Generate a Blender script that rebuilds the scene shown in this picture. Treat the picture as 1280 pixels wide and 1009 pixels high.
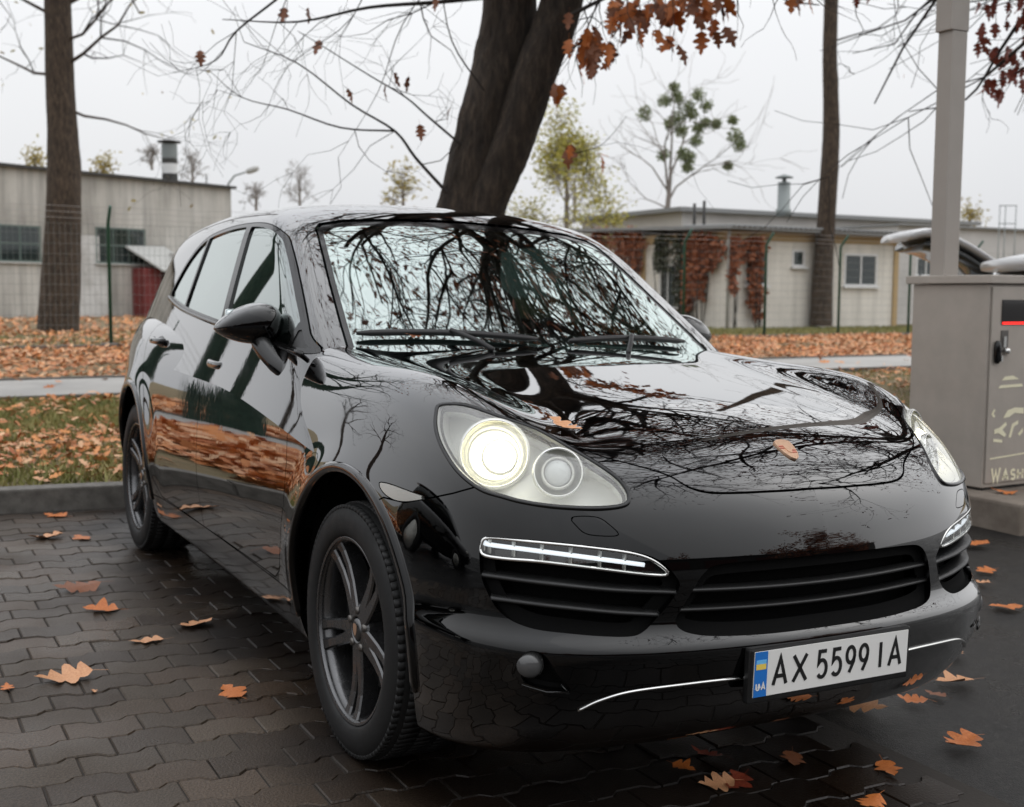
import bpy, bmesh, math, random
import numpy as np
from mathutils import Matrix, Vector
random.seed(7); np.random.seed(7)
for o in list(bpy.data.objects): bpy.data.objects.remove(o)
sc = bpy.context.scene
R_ = math.radians
# ------------------------------------------------------------------ camera
# The car stands on paving that falls 1.8 degrees to one side: SLOPE carries the
# paving's frame (car axle frame) into the level world frame.
YAW, PITCH, ROLL, FPX = -0.510356, -0.0922143, 0.0362, 1468.43
CAMC = Vector((-3.07137, 2.14189, 1.33399))
TILT = R_(1.75)
Fh = Vector((math.cos(YAW), math.sin(YAW), 0))
SLOPE = Matrix.Translation((CAMC.x, CAMC.y, 0)) @ Matrix.Rotation(TILT, 4, Fh) @ Matrix.Translation((-CAMC.x, -CAMC.y, 0))
F = Vector((math.cos(PITCH)*math.cos(YAW), math.cos(PITCH)*math.sin(YAW), math.sin(PITCH)))
Rv = F.cross(Vector((0, 0, 1))).normalized(); Uv = Rv.cross(F)
R2 = Rv*math.cos(ROLL) + Uv*math.sin(ROLL); U2 = -Rv*math.sin(ROLL) + Uv*math.cos(ROLL)
cm = Matrix(((R2.x, U2.x, -F.x, CAMC.x), (R2.y, U2.y, -F.y, CAMC.y), (R2.z, U2.z, -F.z, CAMC.z), (0, 0, 0, 1)))
cd = bpy.data.cameras.new('camera'); cam = bpy.data.objects.new('camera', cd); sc.collection.objects.link(cam)
cam.matrix_world = SLOPE @ cm
cd.sensor_fit = 'HORIZONTAL'; cd.sensor_width = 36; cd.lens = 36*FPX/1280
cd.clip_start = .05; cd.clip_end = 2000
cd.dof.use_dof = True; cd.dof.focus_distance = 3.1; cd.dof.aperture_fstop = 4.5
sc.camera = cam
# ------------------------------------------------------------------ sky: flat white overcast
w = bpy.data.worlds.new('World'); sc.world = w; w.use_nodes = True
nt = w.node_tree; bg = nt.nodes['Background']
sky = nt.nodes.new('ShaderNodeTexSky'); sky.sky_type = 'NISHITA'; sky.sun_disc = False
SUN_EL, SUN_AZ = R_(42), R_(200)
sky.sun_elevation = SUN_EL; sky.sun_rotation = SUN_AZ; sky.dust_density = 4; sky.air_density = 2
hs = nt.nodes.new('ShaderNodeHueSaturation'); hs.inputs['Saturation'].default_value = .18
nt.links.new(sky.outputs[0], hs.inputs['Color'])
cl = nt.nodes.new('ShaderNodeTexNoise'); cl.inputs['Scale'].default_value = 1.6; cl.inputs['Detail'].default_value = 3
tc = nt.nodes.new('ShaderNodeTexCoord'); nt.links.new(tc.outputs['Generated'], cl.inputs['Vector'])
cr = nt.nodes.new('ShaderNodeValToRGB')
cr.color_ramp.elements[0].position = .25; cr.color_ramp.elements[0].color = (7.0, 7.2, 7.6, 1)
cr.color_ramp.elements[1].position = .75; cr.color_ramp.elements[1].color = (8.8, 8.9, 9.1, 1)
nt.links.new(cl.outputs['Fac'], cr.inputs[0])
mx = nt.nodes.new('ShaderNodeMix'); mx.data_type = 'RGBA'; mx.inputs[0].default_value = .88
nt.links.new(hs.outputs[0], mx.inputs[6]); nt.links.new(cr.outputs[0], mx.inputs[7])
sx = nt.nodes.new('ShaderNodeSeparateXYZ'); nt.links.new(tc.outputs['Generated'], sx.inputs[0])   # overcast sky: brighter towards the zenith
m1 = nt.nodes.new('ShaderNodeMath'); m1.operation = 'MAXIMUM'; nt.links.new(sx.outputs['Z'], m1.inputs[0]); m1.inputs[1].default_value = 0
m2 = nt.nodes.new('ShaderNodeMath'); m2.operation = 'POWER'; nt.links.new(m1.outputs[0], m2.inputs[0]); m2.inputs[1].default_value = 1.4
m3 = nt.nodes.new('ShaderNodeMath'); m3.operation = 'MULTIPLY_ADD'; nt.links.new(m2.outputs[0], m3.inputs[0]); m3.inputs[1].default_value = .097*1.7; m3.inputs[2].default_value = .097
nt.links.new(mx.outputs[2], bg.inputs[0]); nt.links.new(m3.outputs[0], bg.inputs[1])
sl = bpy.data.lights.new('sun', 'SUN'); sl.energy = .5; sl.angle = R_(120); sl.color = (1, .97, .93)
so = bpy.data.objects.new('sun', sl); sc.collection.objects.link(so)
so.rotation_euler = (R_(90)-SUN_EL, 0, R_(180)-SUN_AZ)
vs = sc.view_settings; vs.view_transform = 'Standard'; vs.look = 'None'; vs.exposure = 0; vs.gamma = 1; vs.use_curve_mapping = False
cy = sc.cycles; cy.max_bounces = 10; cy.transparent_max_bounces = 24; cy.glossy_bounces = 5; cy.transmission_bounces = 6
cy.caustics_reflective = False; cy.caustics_refractive = False; cy.sample_clamp_indirect = 6
# ------------------------------------------------------------------ materials
def mat(name, col=(.5, .5, .5), rough=.5, metal=0, coat=0, coat_rough=.03, ior=1.5, emit=None, estr=0, coat_ior=1.5, spec=.5):
    m = bpy.data.materials.new(name); m.use_nodes = True
    b = m.node_tree.nodes['Principled BSDF']; I = b.inputs
    I['Base Color'].default_value = (*col, 1); I['Roughness'].default_value = rough; I['Metallic'].default_value = metal
    I['IOR'].default_value = ior; I['Coat Weight'].default_value = coat; I['Coat Roughness'].default_value = coat_rough; I['Coat IOR'].default_value = coat_ior
    I['Specular IOR Level'].default_value = spec
    if emit: I['Emission Color'].default_value = (*emit, 1); I['Emission Strength'].default_value = estr
    return m
def nodes(m): return m.node_tree.nodes, m.node_tree.links, m.node_tree.nodes['Principled BSDF']
def noise(m, scale, detail=4, coord='Object', rough=.6, dist=0):
    n, l, b = nodes(m); t = n.new('ShaderNodeTexCoord'); x = n.new('ShaderNodeTexNoise')
    x.inputs['Scale'].default_value = scale; x.inputs['Detail'].default_value = detail; x.inputs['Roughness'].default_value = rough; x.inputs['Distortion'].default_value = dist
    l.new(t.outputs[coord], x.inputs['Vector']); return x
def ramp(m, src, stops):
    n, l, b = nodes(m); r = n.new('ShaderNodeValToRGB'); e = r.color_ramp.elements
    while len(e) < len(stops): e.new(.5)
    for i, (p, c) in enumerate(stops): e[i].position = p; e[i].color = (*c, 1)
    l.new(src, r.inputs[0]); return r
def colour(m, scale, stops, coord='Object', detail=5, dist=0):
    x = noise(m, scale, detail, coord, dist=dist); r = ramp(m, x.outputs['Fac'], stops); m.node_tree.links.new(r.outputs[0], nodes(m)[2].inputs['Base Color']); return r
def streaks(m, amt=.5):
    """rain streaks running down a wall"""
    n, l, b = nodes(m); src = b.inputs['Base Color'].links[0].from_socket; t = n.new('ShaderNodeTexCoord'); mp = n.new('ShaderNodeMapping'); mp.inputs['Scale'].default_value = (1.6, 1.6, .10); l.new(t.outputs['Object'], mp.inputs[0])
    x = n.new('ShaderNodeTexNoise'); x.inputs['Scale'].default_value = 1.5; x.inputs['Detail'].default_value = 7; x.inputs['Roughness'].default_value = .65; l.new(mp.outputs[0], x.inputs['Vector'])
    r = n.new('ShaderNodeMapRange'); r.inputs[1].default_value = .42; r.inputs[2].default_value = .68; r.inputs[3].default_value = 1; r.inputs[4].default_value = 1-amt; l.new(x.outputs['Fac'], r.inputs[0])
    k = n.new('ShaderNodeMix'); k.data_type = 'RGBA'; k.blend_type = 'MULTIPLY'; k.inputs[0].default_value = 1; l.new(src, k.inputs[6]); l.new(r.outputs[0], k.inputs[7]); l.new(k.outputs[2], b.inputs['Base Color'])
def bump(m, scale, strength=.3, dist=.01, detail=6, coord='Object'):
    n, l, b = nodes(m); x = noise(m, scale, detail, coord); p = n.new('ShaderNodeBump'); p.inputs['Strength'].default_value = strength; p.inputs['Distance'].default_value = dist
    l.new(x.outputs['Fac'], p.inputs['Height']); l.new(p.outputs[0], b.inputs['Normal']); return p
def roughvar(m, scale, lo, hi, coord='Object'):
    x = noise(m, scale, 5, coord); n, l, b = nodes(m); r = n.new('ShaderNodeMapRange'); r.inputs[1].default_value = .3; r.inputs[2].default_value = .7; r.inputs[3].default_value = lo; r.inputs[4].default_value = hi
    l.new(x.outputs['Fac'], r.inputs[0]); l.new(r.outputs[0], b.inputs['Roughness'])
def thin_glass(name, tint, f0, power=2.5, rough=0.0, refl=(1, 1, 1)):
    m = bpy.data.materials.new(name); m.use_nodes = True; n = m.node_tree.nodes; l = m.node_tree.links; n.clear()
    o = n.new('ShaderNodeOutputMaterial'); t = n.new('ShaderNodeBsdfTransparent'); g = n.new('ShaderNodeBsdfGlossy'); x = n.new('ShaderNodeMixShader'); lw = n.new('ShaderNodeLayerWeight'); lw.inputs[0].default_value = .5
    p = n.new('ShaderNodeMath'); p.operation = 'POWER'; p.inputs[1].default_value = power; q = n.new('ShaderNodeMath'); q.operation = 'MULTIPLY_ADD'; q.inputs[1].default_value = 1-f0; q.inputs[2].default_value = f0
    t.inputs[0].default_value = (*tint, 1); g.inputs[0].default_value = (*refl, 1); g.inputs['Roughness'].default_value = rough
    l.new(lw.outputs['Facing'], p.inputs[0]); l.new(p.outputs[0], q.inputs[0]); l.new(q.outputs[0], x.inputs[0]); l.new(t.outputs[0], x.inputs[1]); l.new(g.outputs[0], x.inputs[2]); l.new(x.outputs[0], o.inputs[0])
    return m
M = {}
def lacquer(name, base, f0, power, rough, brough=.4, tint=(1, 1, 1)):
    """dark lacquer under a clear coat: reflectance climbs from f0 head-on towards grazing"""
    m = bpy.data.materials.new(name); m.use_nodes = True; n = m.node_tree.nodes; l = m.node_tree.links; n.clear()
    o = n.new('ShaderNodeOutputMaterial'); d = n.new('ShaderNodeBsdfDiffuse'); g = n.new('ShaderNodeBsdfGlossy'); x = n.new('ShaderNodeMixShader'); lw = n.new('ShaderNodeLayerWeight'); lw.inputs[0].default_value = .5
    p = n.new('ShaderNodeMath'); p.operation = 'POWER'; p.inputs[1].default_value = power; q = n.new('ShaderNodeMath'); q.operation = 'MULTIPLY_ADD'; q.inputs[1].default_value = 1-f0; q.inputs[2].default_value = f0
    d.inputs[0].default_value = (*base, 1); g.inputs[0].default_value = (*tint, 1); g.inputs['Roughness'].default_value = rough
    l.new(lw.outputs['Facing'], p.inputs[0]); l.new(p.outputs[0], q.inputs[0]); l.new(q.outputs[0], x.inputs[0]); l.new(d.outputs[0], x.inputs[1]); l.new(g.outputs[0], x.inputs[2]); l.new(x.outputs[0], o.inputs[0])
    t = n.new('ShaderNodeTexCoord'); z = n.new('ShaderNodeTexNoise'); z.inputs['Scale'].default_value = 26; z.inputs['Detail'].default_value = 2; bp = n.new('ShaderNodeBump'); bp.inputs['Strength'].default_value = .005; bp.inputs['Distance'].default_value = .01
    zr = n.new('ShaderNodeTexNoise'); zr.inputs['Scale'].default_value = 7; zr.inputs['Detail'].default_value = 6; mrr = n.new('ShaderNodeMapRange'); mrr.inputs[1].default_value = .45; mrr.inputs[2].default_value = .72; mrr.inputs[3].default_value = rough; mrr.inputs[4].default_value = rough+.035
    l.new(t.outputs['Object'], zr.inputs['Vector']); l.new(zr.outputs['Fac'], mrr.inputs[0]); l.new(mrr.outputs[0], g.inputs['Roughness'])
    l.new(t.outputs['Object'], z.inputs['Vector']); l.new(z.outputs['Fac'], bp.inputs['Height']); l.new(bp.outputs[0], g.inputs['Normal'])
    return m
M['paint'] = lacquer('black_paint', (.0006, .0006, .0007), .036, 2.3, .010)
M['paint_lower'] = lacquer('black_paint_lower', (.0012, .0012, .0012), .025, 2.9, .06)
M['trim'] = mat('black_trim', (.008, .008, .008), .38); roughvar(M['trim'], 60, .32, .45)
M['gloss_trim'] = mat('gloss_trim', (.004, .004, .004), .08)
M['dark'] = mat('dark_cavity', (.004, .004, .004), .9, spec=.1)
M['rubber'] = mat('tyre_rubber', (.009, .009, .009), .68, spec=.35); bump(M['rubber'], 160, .12, .002); roughvar(M['rubber'], 14, .5, .75)
M['rim'] = mat('rim_grey', (.13, .13, .132), .22, .9); roughvar(M['rim'], 30, .18, .32)
M['chrome'] = mat('chrome', (.72, .72, .70), .1, 1)
M['silver'] = mat('lamp_silver', (.62, .62, .58), .34, .75)
M['lampgrey'] = mat('lamp_housing', (.85, .85, .82), .45, .0)
M['steel'] = mat('brake_steel', (.16, .15, .14), .45, .9)
M['glass'] = thin_glass('coated_windscreen', (.30, .40, .37), .28, 2.2, 0, (.88, .99, .96))
M['sideglass'] = thin_glass('side_glass', (.20, .26, .24), .14, 2.0, 0, (.94, 1, .98))
M['lens'] = thin_glass('lamp_lens', (.95, .96, .95), .07, 2.6, .015)
def hazy(m, amount, col):
    n = m.node_tree.nodes; l = m.node_tree.links; o = [q for q in n if q.type == 'OUTPUT_MATERIAL'][0]; src = o.inputs[0].links[0].from_socket
    t = n.new('ShaderNodeBsdfTranslucent'); t.inputs[0].default_value = (*col, 1); d = n.new('ShaderNodeBsdfDiffuse'); d.inputs[0].default_value = (*col, 1); a = n.new('ShaderNodeMixShader'); a.inputs[0].default_value = .5; l.new(t.outputs[0], a.inputs[1]); l.new(d.outputs[0], a.inputs[2])
    x = n.new('ShaderNodeMixShader'); x.inputs[0].default_value = amount; l.new(src, x.inputs[1]); l.new(a.outputs[0], x.inputs[2]); l.new(x.outputs[0], o.inputs[0]); return m
M['hazy_lens'] = hazy(thin_glass('hazy_lamp_cover', (.95, .96, .94), .07, 2.6, .015), .16, (.88, .87, .80))
M['leather'] = mat('seat_leather', (.012, .012, .012), .55)
M['bulb'] = mat('bulb_glow', (1, 1, 1), .3, emit=(1, .92, .62), estr=12)
M['foglens'] = mat('fog_glass', (.10, .10, .10), .12, .3)
M['bulb_soft'] = mat('projector_glow', (.5, .52, .52), .06, emit=(.95, .97, 1), estr=.10)
M['led'] = mat('led_bar', (.8, .85, .9), .2, emit=(.85, .92, 1), estr=.9)
M['plate_white'] = mat('plate_white', (.78, .77, .74), .35); M['plate_black'] = mat('plate_black', (.012, .012, .012), .4)
M['plate_blue'] = mat('plate_blue', (.02, .17, .55), .35); M['plate_yellow'] = mat('plate_yellow', (.85, .62, .12), .35); M['plate_sky'] = mat('plate_sky', (.16, .50, .85), .35)
M['gold'] = mat('emblem_gold', (.72, .46, .31), .3, .8); M['red'] = mat('emblem_red', (.45, .04, .03), .3)
M['mirror'] = mat('mirror_glass', (.8, .85, .85), .02, 1)
# ------------------------------------------------------------------ object helpers
COL = sc.collection
def link(o, parent=None):
    COL.objects.link(o)
    if parent is not None: o.parent = parent
    return o
def raw(name, V, Fc, m, parent=None, N=None, smooth=True):
    me = bpy.data.meshes.new(name)
    V = np.asarray(V, float)
    if isinstance(Fc, np.ndarray) and Fc.ndim == 2:
        k = Fc.shape[1]; nf = len(Fc)
        me.vertices.add(len(V)); me.vertices.foreach_set('co', V.astype(np.float32).ravel())
        me.loops.add(nf*k); me.loops.foreach_set('vertex_index', Fc.astype(np.int32).ravel())
        me.polygons.add(nf); me.polygons.foreach_set('loop_start', np.arange(0, nf*k, k, dtype=np.int32))
        me.update(calc_edges=True)
    else:
        me.from_pydata([tuple(v) for v in V], [], [tuple(f) for f in Fc]); me.update()
    me.polygons.foreach_set('use_smooth', [smooth]*len(me.polygons))
    if N is not None: me.normals_split_custom_set_from_vertices(np.asarray(N).tolist())
    if m is not None: me.materials.append(m)
    return link(bpy.data.objects.new(name, me), parent)
def empty(name, loc=(0, 0, 0), parent=None):
    o = bpy.data.objects.new(name, None); o.location = loc; o.empty_display_size = .2; return link(o, parent)
def tag(o, label=None, cat=None, group=None, kind=None):
    if label: o['label'] = label
    if cat: o['category'] = cat
    if group: o['group'] = group
    if kind: o['kind'] = kind
    return o
def cat_meshes(parts):
    V = []; Fc = []; n = 0
    for v, f in parts:
        V += [tuple(p) for p in v]; Fc += [tuple(i+n for i in q) for q in f]; n = len(V)
    return V, Fc
def box(x0, x1, y0, y1, z0, z1, b=0):
    if b <= 0:
        V = [(x, y, z) for x in (x0, x1) for y in (y0, y1) for z in (z0, z1)]
        return V, [(0, 1, 3, 2), (4, 6, 7, 5), (0, 4, 5, 1), (2, 3, 7, 6), (0, 2, 6, 4), (1, 5, 7, 3)]
    bm = bmesh.new(); bmesh.ops.create_cube(bm, size=1)
    for v in bm.verts: v.co = Vector(((x0+x1)/2+v.co.x*(x1-x0), (y0+y1)/2+v.co.y*(y1-y0), (z0+z1)/2+v.co.z*(z1-z0)))
    bmesh.ops.bevel(bm, geom=bm.edges[:], offset=b, segments=2, affect='EDGES', profile=.6)
    V = [v.co[:] for v in bm.verts]; Fc = [tuple(v.index for v in f.verts) for f in bm.faces]
    bm.verts.index_update(); Fc = [tuple(v.index for v in f.verts) for f in bm.faces]; bm.free(); return V, Fc
def tube(pts, rad, n=8, caps=True, squash=None):
    """swept round tube along pts; rad number or list"""
    P = [Vector(p) for p in pts]; k = len(P); rs = rad if hasattr(rad, '__len__') else [rad]*k
    V = []; Fc = []; up = None
    for i in range(k):
        t = (P[min(i+1, k-1)]-P[max(i-1, 0)])
        t = t.normalized() if t.length > 1e-9 else Vector((0, 0, 1))
        if up is None: up = t.orthogonal().normalized()
        up = (up-t*up.dot(t)); up = up.normalized() if up.length > 1e-6 else t.orthogonal().normalized()
        s = t.cross(up)
        for j in range(n):
            a = 2*math.pi*j/n; V.append(tuple(P[i]+(up*math.cos(a)+s*math.sin(a))*rs[i]))
    for i in range(k-1):
        for j in range(n): Fc.append((i*n+j, i*n+(j+1) % n, (i+1)*n+(j+1) % n, (i+1)*n+j))
    if caps: Fc.append(tuple(range(n))[::-1]); Fc.append(tuple(range((k-1)*n, k*n)))
    return V, Fc
def sweep(pts, prof, ups, closed=False):
    """profile (u,v) swept along pts; u along side=t x up, v along up"""
    P = [Vector(p) for p in pts]; k = len(P); n = len(prof); V = []; Fc = []
    for i in range(k):
        if closed: t = P[(i+1) % k]-P[i-1]
        else: t = P[min(i+1, k-1)]-P[max(i-1, 0)]
        t.normalize(); u = Vector(ups[i] if isinstance(ups, list) else ups); u = (u-t*u.dot(t)).normalized(); s = t.cross(u)
        for a, b in prof: V.append(tuple(P[i]+s*a+u*b))
    for i in range(k if closed else k-1):
        for j in range(n): Fc.append((i*n+j, i*n+(j+1) % n, ((i+1) % k)*n+(j+1) % n, ((i+1) % k)*n+j))
    if not closed: Fc.append(tuple(range(n))[::-1]); Fc.append(tuple(range((k-1)*n, k*n)))
    return V, Fc
def lathe(prof, n=48, axis='y', closed=False, arc=(0, 2*math.pi)):
    """prof: (r, h) ; revolve round axis"""
    V = []; Fc = []; k = len(prof); full = abs(arc[1]-arc[0]-2*math.pi) < 1e-6
    m = n if full else n+1
    for i in range(m):
        a = arc[0]+(arc[1]-arc[0])*i/n; c, s = math.cos(a), math.sin(a)
        for r, h in prof:
            V.append((r*c, h, r*s) if axis == 'y' else ((r*c, r*s, h) if axis == 'z' else (h, r*c, r*s)))
    for i in range(n):
        for j in range(k if closed else k-1):
            a0, b0 = i*k+j, i*k+(j+1) % k; i2 = (i+1) % m; Fc.append((a0, b0, i2*k+(j+1) % k, i2*k+j))
    return V, Fc
def xf(vf, mtx): return [tuple(mtx @ Vector(v)) for v in vf[0]], vf[1]
def crom(pts, n=6, closed=False):
    p = [np.array(q, float) for q in pts]; k = len(p); out = []
    rng = range(k if closed else k-1)
    for i in rng:
        a = p[i-1] if (closed or i > 0) else 2*p[0]-p[1]; b = p[i]; c_ = p[(i+1) % k]; d = p[(i+2) % k] if (closed or i+2 < k) else 2*p[-1]-p[-2]
        for j in range(n):
            t = j/n; out.append(.5*(2*b+(c_-a)*t+(2*a-5*b+4*c_-d)*t*t+(3*b-a-3*c_+d)*t**3))
    if not closed: out.append(p[-1])
    return np.array(out)
class Spl:
    """natural cubic spline, linear extrapolation"""
    def __init__(s,pts):
        a=np.array(pts,float);x,y=a[:,0],a[:,1];n=len(x);h=np.diff(x)
        A=np.eye(n);r=np.zeros(n)
        for i in range(1,n-1):
            A[i,i-1]=h[i-1];A[i,i]=2*(h[i-1]+h[i]);A[i,i+1]=h[i]
            r[i]=6*((y[i+1]-y[i])/h[i]-(y[i]-y[i-1])/h[i-1])
        s.x,s.y,s.m,s.h=x,y,np.linalg.solve(A,r),h
    def __call__(s,t):
        t=np.asarray(t,float);x,y,m,h=s.x,s.y,s.m,s.h
        i=np.clip(np.searchsorted(x,t)-1,0,len(x)-2)
        tc=np.clip(t,x[0],x[-1]);a=x[i+1]-tc;b=tc-x[i];hi=h[i]
        v=(m[i]*a**3+m[i+1]*b**3)/(6*hi)+(y[i]/hi-m[i]*hi/6)*a+(y[i+1]/hi-m[i+1]*hi/6)*b
        s0=(y[1]-y[0])/h[0]-h[0]*(2*m[0]+m[1])/6
        s1=(y[-1]-y[-2])/h[-1]+h[-1]*(2*m[-1]+m[-2])/6
        return v+np.where(t<x[0],(t-x[0])*s0,0)+np.where(t>x[-1],(t-x[-1])*s1,0)
def smax(a,b,k):
    h=np.maximum(k-np.abs(a-b),0)/k
    return np.maximum(a,b)+h*h*h*k/6
def sst(a,b,x):
    t=np.clip((x-a)/(b-a),0,1);return t*t*t*(t*(6*t-15)+10)
# ---------------- lower body
Hc=Spl([(-1.0,.78),(-.88,.888),(-.742,.974),(-.6,1.017),(-.4,1.056),(0,1.112),(.3,1.15),(.55,1.175),(1.2,1.20),(3.0,1.23),(4.2,1.22)])
crown=Spl([(-1,.02),(-.7,.12),(-.3,.13),(.3,.12),(.6,.10),(3,.10)])
bumpA=Spl([(-1,.0),(-.8,.01),(-.6,.06),(-.3,.105),(.1,.085),(.45,.05),(.8,.02),(3,.0)])
bumpY=Spl([(-.8,.72),(-.3,.80),(.5,.83),(3,.84)])
def Htop(x,y):
    t=np.abs(y)
    return Hc(x)-crown(x)*t*t+bumpA(x)*np.exp(-((t-bumpY(x))/.16)**2)
pz=Spl([(.10,-.66),(.20,-.77),(.27,-.84),(.34,-.893),(.40,-.923),(.46,-.938),(.495,-.944),(.515,-.940),(.535,-.922),(.555,-.908),(.60,-.908),(.68,-.917),(.74,-.909),(.80,-.893),(.87,-.862),(.95,-.80),(1.1,-.62)])
qy=Spl([(0,0),(.15,.004),(.30,.018),(.47,.046),(.60,.085),(.70,.133),(.78,.195),(.85,.285),(.90,.39),(.94,.53),(.98,.72),(1.1,1.35)])
def Ffr(y,z):
    t=np.abs(y)
    return pz(z)+qy(t)*(1+.45*np.clip(z-.6,-.3,.6))
s0=Spl([(-1.2,.962),(-.5,.962),(0,.962),(.5,.952),(1.0,.946),(1.7,.948),(2.3,.962),(2.9,.964),(3.2,.94),(3.5,.885),(4,.76)])
tz=Spl([(.1,-.10),(.2,-.06),(.28,-.036),(.36,-.023),(.46,-.009),(.55,-.001),(.62,0),(.72,-.004),(.82,-.011),(.92,-.023),(1.0,-.040),(1.08,-.066),(1.15,-.10),(1.3,-.2)])
def ring(x,z,x0,R,w):
    r=np.hypot(x-x0,z-.37);return np.exp(-((r-R)/w)**2)*sst(.1,.5,z)
def Sside(x,z):
    return s0(x)+tz(z)+.012*ring(x,z,0,.46,.07)+.014*ring(x,z,2.895,.47,.08)
rz=Spl([(.1,3.62),(.3,3.80),(.5,3.88),(.8,3.90),(1.1,3.83),(1.4,3.6)])
def Fbody(P):
    x,y,z=P[...,0],P[...,1],P[...,2]
    e=.003
    H=Htop(x,y);gx=(Htop(x+e,y)-H)/e;gy=(Htop(x,np.abs(y)+e)-Htop(x,np.abs(y)))/e
    ft=(z-H)/np.sqrt(1+gx*gx+gy*gy)
    Fx=Ffr(y,z);gy=(Ffr(np.abs(y)+e,z)-Fx)/e;gz=(Ffr(y,z+e)-Fx)/e
    ff=(Fx-x)/np.sqrt(1+gy*gy+gz*gz)
    fs=np.sqrt(y*y+1e-6)-Sside(x,z)
    xr=rz(z)-.60*np.abs(y)**3
    fr=(x-xr)*.9
    fb=(.20+.05*sst(-.6,-.95,x))-z
    kt=.17-.02*sst(.3,.8,x)
    f=smax(ff,fs,.12)
    f=smax(f,fr,.2)
    f=smax(f,ft,kt)
    return smax(f,fb,.05)
# ---------------- greenhouse
wz=Spl([(.95,.06),(1.166,.405),(1.37,.745),(1.577,1.105),(1.75,1.47)])
def Wx(y,z): return wz(z)+.31*y*y
Rc=Spl([(.6,1.42),(.9,1.595),(1.1,1.649),(1.3,1.678),(1.6,1.694),(2.0,1.698),(2.5,1.682),(3.0,1.64),(3.4,1.58),(3.7,1.52)])
gs=Spl([(.0,.84),(.5,.875),(1.0,.89),(1.6,.89),(2.2,.875),(2.8,.845),(3.3,.80),(3.8,.73)])
def Gy(x,z):
    u=z-1.12
    return gs(x)-.30*u-.07*u*np.abs(u)
gr=Spl([(.9,3.85),(1.1,3.80),(1.3,3.62),(1.5,3.40),(1.7,3.1)])
def Fgreen(P):
    x,y,z=P[...,0],P[...,1],P[...,2]
    fw=(Wx(y,z)-x)*.53
    fr=(z-(Rc(x)-.065*y*y-.10*y**4))
    fs=(np.sqrt(y*y+1e-6)-Gy(x,z))*.92
    fb=(x-gr(z)+.3*y*y)*.6
    f=smax(fw,fs,.10)
    f=smax(f,fb,.14)
    return smax(f,fr,.13)
def resample(path,n):
    p=np.array(path,float);d=np.r_[0,np.cumsum(np.hypot(*np.diff(p,axis=0).T))]
    t=np.linspace(0,d[-1],n);return np.stack([np.interp(t,d,p[:,0]),np.interp(t,d,p[:,1])],1)
def shell(F,xs,zc,path,nth,xf,xr,nv,front=True,rear=True,tmax=2.2):
    """rays from a spine at height zc; path=(w,z) reference section; returns grid of points+normals (columns,rows)"""
    ref=resample(path,nv);w=ref[:,0];dz=ref[:,1]-zc
    O=[];D=[]
    def col(x,th):
        L=np.hypot(w,dz)
        O.append(np.tile([x,0,zc],(nv,1)))
        D.append(np.stack([-np.cos(th)*w/L,np.sin(th)*w/L,dz/L],1))
    if front:
        for th in np.linspace(0,np.pi/2,nth)[:-1]: col(xf,th)
    for x in xs: col(x,np.pi/2)
    if rear:
        for th in np.linspace(np.pi/2,np.pi,nth//3)[1:]: col(xr,th)
    O=np.array(O);D=np.array(D)
    a=np.zeros(O.shape[:2]);b=np.full(O.shape[:2],tmax)
    for _ in range(24):
        m=(a+b)/2;f=F(O+D*m[...,None]);ins=f<0
        a=np.where(ins,m,a);b=np.where(ins,b,m)
    P=O+D*((a+b)/2)[...,None]
    e=2e-3;N=np.stack([F(P+np.eye(3)[k]*e)-F(P-np.eye(3)[k]*e) for k in range(3)],-1)
    N/=np.linalg.norm(N,axis=-1,keepdims=True)
    z=np.abs(P[...,1])<1e-4
    N[z,1]=0;P[z,1]=0
    N/=np.linalg.norm(N,axis=-1,keepdims=True)
    return P,N
BPATH=[(.5,.16),(.9,.18),(.95,.5),(.95,.8),(.88,1.0),(.7,1.1),(.3,1.14),(0,1.15)]
GPATH=[(.95,.95),(.88,1.15),(.70,1.58),(.5,1.68),(0,1.71)]
def body(q=1):
    return shell(Fbody,np.linspace(-.25,3.1,int(420*q)),.66,BPATH,int(170*q),-.25,3.1,int(260*q))
def green(q=1):
    return shell(Fgreen,np.linspace(1.5,2.4,int(90*q)),1.12,GPATH,int(140*q),1.5,2.4,int(130*q))
# ------------------------------------------------------------------ panel cutting on the body surface
def grid_mesh(P, N):
    a, b = P.shape[:2]; V = P.reshape(-1, 3); Nn = N.reshape(-1, 3); i = np.arange(a*b).reshape(a, b)
    q = np.stack([i[:-1, :-1], i[:-1, 1:], i[1:, 1:], i[1:, :-1]], -1).reshape(-1, 4)
    T = np.concatenate([q[:, [0, 1, 2]], q[:, [0, 2, 3]]])
    key = np.round(V, 5); u, first, inv = np.unique(key, axis=0, return_index=True, return_inverse=True); inv = inv.ravel()
    T = inv[T]; V = V[first]; Nn = Nn[first]
    T = T[(T[:, 0] != T[:, 1]) & (T[:, 1] != T[:, 2]) & (T[:, 0] != T[:, 2])]
    fn = np.cross(V[T[:, 1]]-V[T[:, 0]], V[T[:, 2]]-V[T[:, 0]]); s = (fn*Nn[T[:, 0]]).sum(1) < 0
    T[s] = T[s][:, [0, 2, 1]]
    return V, Nn, T
def compact(V, N, T):
    u, inv = np.unique(T, return_inverse=True); return V[u], N[u], inv.reshape(T.shape)
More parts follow.
